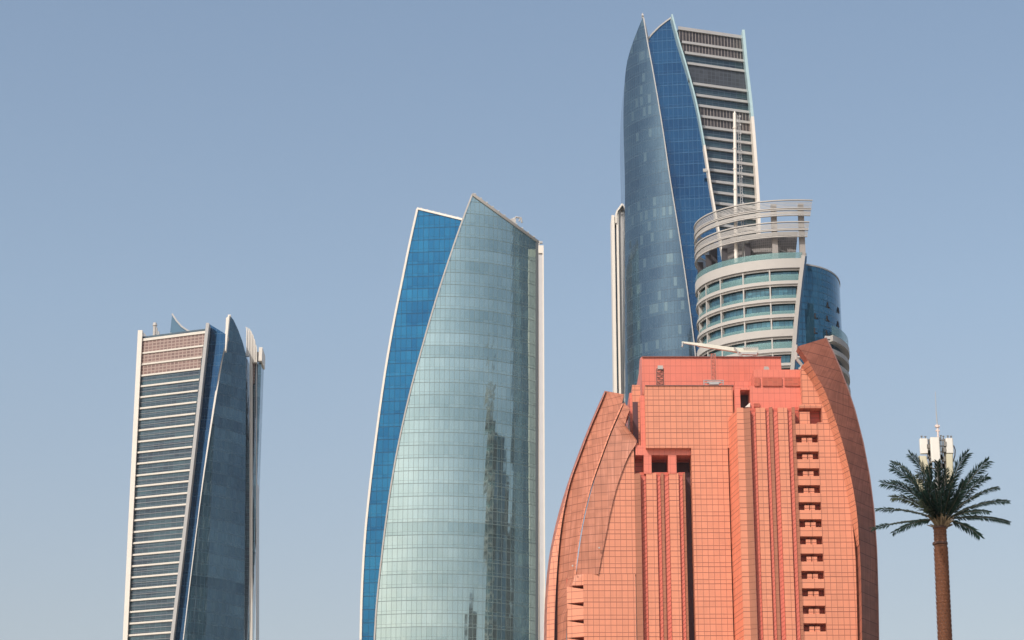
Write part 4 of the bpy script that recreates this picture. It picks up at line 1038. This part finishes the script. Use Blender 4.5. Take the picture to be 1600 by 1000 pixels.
# ================================================================== PALM-SHAPED ANTENNA TREE (~115 m)
def palm():
    Y = 115.0
    k = N("palm_trunk_scales"); u, v, t = k.uv()
    a = k.n("TexBrick"); k.l(k.comb(u, v), a.inputs[0])
    a.inputs["Scale"].default_value = 1.0; a.inputs["Brick Width"].default_value = .13; a.inputs["Row Height"].default_value = .12; a.inputs["Mortar Size"].default_value = .018
    a.inputs["Color1"].default_value = (.15, .052, .020, 1); a.inputs["Color2"].default_value = (.10, .036, .018, 1); a.inputs["Mortar"].default_value = (.05, .02, .012, 1)
    n = k.noise(t.outputs["Object"], 3, 5)
    k.l(k.mix(k.math('MULTIPLY', n, .6), a.outputs[0], (.21, .085, .04)), k.b.inputs["Base Color"]); k.b.inputs["Roughness"].default_value = .8
    trunk_m = k.m
    T = empty("palm_tree", (XP(1478, Y, 1400), Y, 0), "palm tree with brown scaly trunk and dark green fronds around white antennas", "palm tree")
    mb = MB(); base = P(1468.5, 822, Y); bx_, bz = XP(1473, Y, 1000), ZP(1000, Y)
    x0 = bx_ + (bx_ - base.x) * (bz / (base.z - bz)) * .3
    nseg = 150; pts = []; 
    # rings of overlapping scales: radius steps out at each row
    for i in range(nseg * 2 + 1):
        tt = i / (nseg * 2); z = tt * base.z
        x = x0 + (base.x - x0) * tt
        r = .40 - .06 * tt
        pts.append(((x, Y, z), r * (1.0 if i % 2 else .93)))
    mb.tube([p[0] for p in pts], [p[1] for p in pts], 20)
    mb.build("trunk", trunk_m, T)
    # leaf-base scales standing out of the trunk
    mb = MB()
    for i in range(150):
        z = base.z - 1.2 - i * .125
        if z < 10: break
        x = x0 + (base.x - x0) * (z / base.z); r = .40 - .06 * z / base.z
        for j in range(12):
            an = 2 * math.pi * (j + (i % 2) * .5) / 12
            c = Vector((x + r * .97 * math.cos(an), Y + r * .97 * math.sin(an), z)); tg = Vector((-math.sin(an), math.cos(an), 0)) * .085; ou = Vector((math.cos(an), math.sin(an), 0)) * .05
            mb.quad(c - tg - Vector((0, 0, .07)), c + tg - Vector((0, 0, .07)), c + tg * .4 + ou + Vector((0, 0, .07)), c - tg * .4 + ou + Vector((0, 0, .07)), uvs=[(an, z)] * 4)
    sc = plain("scale_brown", (.155, .055, .024), .8, var=.35, scale=6)
    mb.build("bark_scales", sc, T)
    for zpx, rr in ((826, .36), (851, .37)):
        mb = MB(); q = P(1469, zpx, Y); mb.tube([q, q + Vector((0, 0, .1))], rr + .02, 20)
        mb.build("trunk_band", plain("band_dark", (.07, .03, .02), .6), T)
    # pale heart where the fronds start
    mb = MB(); H = P(1469.5, 812, Y)
    for i in range(34):
        an = random.uniform(0, 6.28); el = random.uniform(.5, 1.3); L = random.uniform(.4, .85)
        d = Vector((math.cos(an) * math.cos(el), math.sin(an) * math.cos(el), math.sin(el)))
        s0 = H + Vector((math.cos(an) * .2, math.sin(an) * .2, -.45)); mb.tube([s0, s0 + d * L * .5, s0 + d * L + Vector((d.x, d.y, 0)) * .15], [.075, .055, .02], 6)
    mb.tube([P(1469, 825, Y), H, H + Vector((0, 0, .5))], [.33, .3, .12], 12)
    mb.build("crown_heart", plain("pale_heart", (.17, .12, .07), .8, var=.4, scale=5), T)
    # stem behind the antennas
    leafs = [plain("frond_green", (.009, .026, .018), .75, spec=.2, var=.4, scale=2.5), plain("frond_green_dry", (.035, .045, .02), .6, var=.4, scale=2.5)]
    rach = plain("rachis", (.03, .033, .02), .6)
    def z5(a, b): return (1360 + a / 3.846, 600 + b / 3.846)
    fr = [((75, 595), (250, 655), -.2, 1), ((130, 470), (255, 560), .6, .55), ((132, 505), (262, 600), -.5, 1), ((40, 752), (230, 762), .2, .28), ((14, 866), (200, 828), .3, .25),
          ((138, 892), (270, 832), -.8, .7), ((130, 680), (260, 705), -.9, .9), ((130, 585), (270, 650), 1.0, .6), ((240, 425), (335, 560), -.4, 1), ((285, 540), (345, 640), -1.3, 1),
          ((580, 420), (505, 560), -.3, 1.1), ((705, 465), (590, 590), -.2, 1.1), ((700, 555), (600, 635), .9, .9), ((765, 622), (600, 690), .2, .45), ((825, 705), (650, 725), -.3, .5),
          ((710, 768), (590, 770), -.9, .6), ((828, 830), (660, 800), .2, .55), ((655, 912), (570, 855), -.7, .9), ((405, 470), (410, 620), -.9, 1), ((350, 500), (375, 640), -.6, .9),
          ((455, 520), (445, 650), -.8, .9), ((480, 600), (465, 690), -1.5, .8), ((330, 600), (370, 700), -1.6, .8), ((540, 640), (500, 720), -1.6, .8), ((300, 700), (350, 760), -1.5, .7),
          ((430, 560), (425, 680), .9, 1), ((620, 520), (540, 640), 1.2, .9), ((230, 560), (320, 660), 1.2, .8), ((380, 590), (400, 700), -1.7, .9), ((500, 560), (470, 680), -1.1, .9), ((310, 650), (365, 740), -1.2, .8), ((560, 590), (510, 700), -.9, .9), ((270, 620), (340, 710), -1.2, .8), ((425, 640), (425, 730), -1.8, .8)]
    up = Vector((0, 0, 1))
    for fi, (tip, mid, dy, ls) in enumerate(fr):
        b0 = P(*z5(425 + max(-30, min(30, (tip[0] - 425) * .12)), 815), Y) ; m0 = P(*z5(*mid), Y + dy * .8); t0 = P(*z5(*tip), Y + dy * 1.6)
        n_ = 26; cv = []
        # quadratic through the mid point
        c = m0 * 2 - (b0 + t0) * .5
        for i in range(n_ + 1):
            s = i / n_; cv.append(b0 * (1 - s) ** 2 + c * 2 * s * (1 - s) + t0 * s * s)
        mb = MB(); mb.tube(cv, [.045 * (1 - .8 * i / n_) + .006 for i in range(n_ + 1)], 5, m=1)
        horiz = abs((t0 - b0).normalized().z)
        rn = random.Random(fi * 7 + 1); nl = 78
        for i in range(nl):
            s = .14 + .86 * (i / (nl - 1)); j = min(int(s * n_), n_ - 1); fq = s * n_ - j
            p = cv[j].lerp(cv[j + 1], fq); tg = (cv[j + 1] - cv[j]).normalized()
            side = tg.cross(Vector((0, -1, 0))).normalized(); dep = tg.cross(side).normalized()
            wf = 1.1
            env = math.sin(math.pi * min(1, s * .62 + .2)) ** .7
            for sd_ in (-1, 1):
                if rn.random() < .06: continue
                ln = (.54 * env * rn.uniform(.75, 1.12)) * (ls if s < .7 else max(ls, .62))
                sp = side * sd_ * rn.uniform(.35, .75) + dep * rn.uniform(-.55, .55) + tg * rn.uniform(.75, 1.1)
                sp.z -= .22 * (1.2 - horiz); sp.normalize()
                e = p + sp * ln; e.z -= ln * .12
                wv = sp.cross(Vector((0, -1, 0))); 
                if wv.length < .1: wv = Vector((1, 0, 0))
                wv = wv.normalized() * (.017 + .006 * rn.random()) * wf + dep * .01
                mm = p + sp * ln * .5
                mb.quad(p - wv * .6, mm - wv, e, mm + wv, m=0, uvs=[(0, 0)] * 4)
        mb.build("frond", [leafs[1] if fi in (9, 24, 6) else leafs[0], rach], T)
    mb = MB(); rn = random.Random(3)
    for i in range(16):               # dry hanging strands
        q = P(*z5(rn.choice([180, 230, 350, 520, 560, 590, 730, 800]) + rn.uniform(-20, 20), rn.uniform(650, 860)), Y - .6); mb.tube([q, q - Vector((rn.uniform(-.1, .1), 0, rn.uniform(.15, .5)))], .012, 4)
    # ---------------- antennas
    A = empty("antenna_array", P(1465, 740, Y + .2), "white mobile phone antennas on a mast rising out of the palm crown", "antenna")
    mb = MB(); mb.tube([P(1466, 800, Y + .4), P(1465, 684, Y + .4)], .16, 12); mb.build("mast", steel, A)
    wp = plain("antenna_white", (.66, .63, .58), .45, var=.04)
    wy = plain("antenna_ivory", (.55, .51, .38), .5, var=.06)
    def pan(a, c, t0_, b0_, yy, m, lean=0, wd=.25):
        x0_, x1_ = XP(a, yy, (t0_ + b0_) / 2), XP(c, yy, (t0_ + b0_) / 2); z0_, z1_ = ZP(b0_, yy), ZP(t0_, yy); e = .04
        mb = MB()
        ly = lambda z: lean * (z - z0_) / (z1_ - z0_)
        prof = [(x0_, e), (x0_ + e, 0), (x1_ - e, 0), (x1_, e), (x1_, wd), (x0_, wd)]
        bt = [mb.vert((x + 0, yy + y_, z0_)) for x, y_ in prof]; tp = [mb.vert((x + lean, yy + y_, z1_)) for x, y_ in prof]
        for i in range(6): mb.face((bt[i], bt[(i + 1) % 6], tp[(i + 1) % 6], tp[i]))
        mb.face(bt[::-1]); mb.face(tp); return mb.build("antenna_panel", m, A)
    pan(1455, 1469, 683, 720, Y - .5, wp); pan(1438, 1450.5, 685, 708, Y - .1, wp); pan(1478.5, 1489.8, 684.5, 707.5, Y - .1, wp)
    pan(1441, 1453, 712, 739, Y - .15, wy, -.15); pan(1478.5, 1489, 709, 762, Y - .1, wy, .06); pan(1436, 1445, 748, 768, Y + .1, wy, -.1, .18)
    mb = MB(); rn = random.Random(11)
    for zz_ in (688, 697, 706, 716, 732):
        q = P(1465, zz_, Y + .2); mb.tube([q + Vector((-.75, 0, 0)), q + Vector((.75, 0, 0))], .035, 6); mb.tube([q + Vector((0, .4, 0)), q + Vector((0, -.5, 0))], .035, 6)
    for xx in (1451.5, 1453, 1472, 1475, 1477): mb.tube([P(xx, 686, Y + .1), P(xx + .5, 760, Y + .1)], .035, 6)
    for i in range(16):
        q = P(rn.choice([1451, 1454, 1471, 1474, 1476]) + rn.uniform(-1, 1), rn.uniform(690, 735), Y); mb.box(q.x - .07, q.x + .07, q.y - .1, q.y + .1, q.z - .12, q.z + .12)
    for xx, tp_ in ((1440, 682), (1446, 682.5), (1470, 681), (1474, 682), (1481, 681.5), (1486, 682)): mb.tube([P(xx, 686, Y + .1), P(xx, tp_, Y + .1)], .03, 5); mb.tube([P(xx, tp_, Y + .1), P(xx, tp_ - .8, Y + .1)], .06, 6)
    mb.build("bracket", plain("bracket_grey", (.24, .22, .2), .5, metal=.4), A)
    mb = MB(); mb.tube([P(1490, 696, Y), P(1492.5, 703, Y), P(1492, 712, Y), P(1489, 722, Y)], .03, 6); mb.tube([P(1466, 720, Y - .2), P(1468, 760, Y - .1), P(1467, 800, Y)], .05, 6); mb.build("cable", darkm, A)
    mb = MB(); mb.tube([P(1466, 684, Y), P(1465, 668, Y)], .05, 8); mb.tube([P(1461, 666, Y), P(1468, 666, Y)], .07, 8); mb.tube([P(1462, 673, Y), P(1468, 673, Y)], .05, 8)
    mb.tube([P(1464.5, 668, Y), P(1464.5, 664, Y)], .09, 10); mb.build("warning_light", plain("lamp_pinkish", (.62, .5, .45), .5), A)
    mb = MB(); mb.tube([P(1464.5, 664, Y), P(1462.8, 644, Y)], .028, 6); mb.tube([P(1462.8, 644, Y), P(1461.5, 612, Y)], [.02, .012], 6); mb.build("whip_aerial", plain("whip", (.35, .35, .35), .5), A)
palm()

# ------------------------------------------------------------------ dusty air
mb = MB(); mb.box(-2600, 2600, -2600, 3600, -1, 335)
hm = bpy.data.materials.new("haze"); hm.use_nodes = True; ht = hm.node_tree
for n_ in list(ht.nodes):
    if n_.type == 'BSDF_PRINCIPLED': ht.nodes.remove(n_)
pv = ht.nodes.new("ShaderNodeVolumePrincipled"); pv.inputs["Density"].default_value = 0.00004; pv.inputs["Color"].default_value = (.86, .90, .97, 1)
ht.links.new(pv.outputs[0], [n_ for n_ in ht.nodes if n_.type == 'OUTPUT_MATERIAL'][0].inputs["Volume"])
tag(mb.build("haze", hm), kind="stuff")
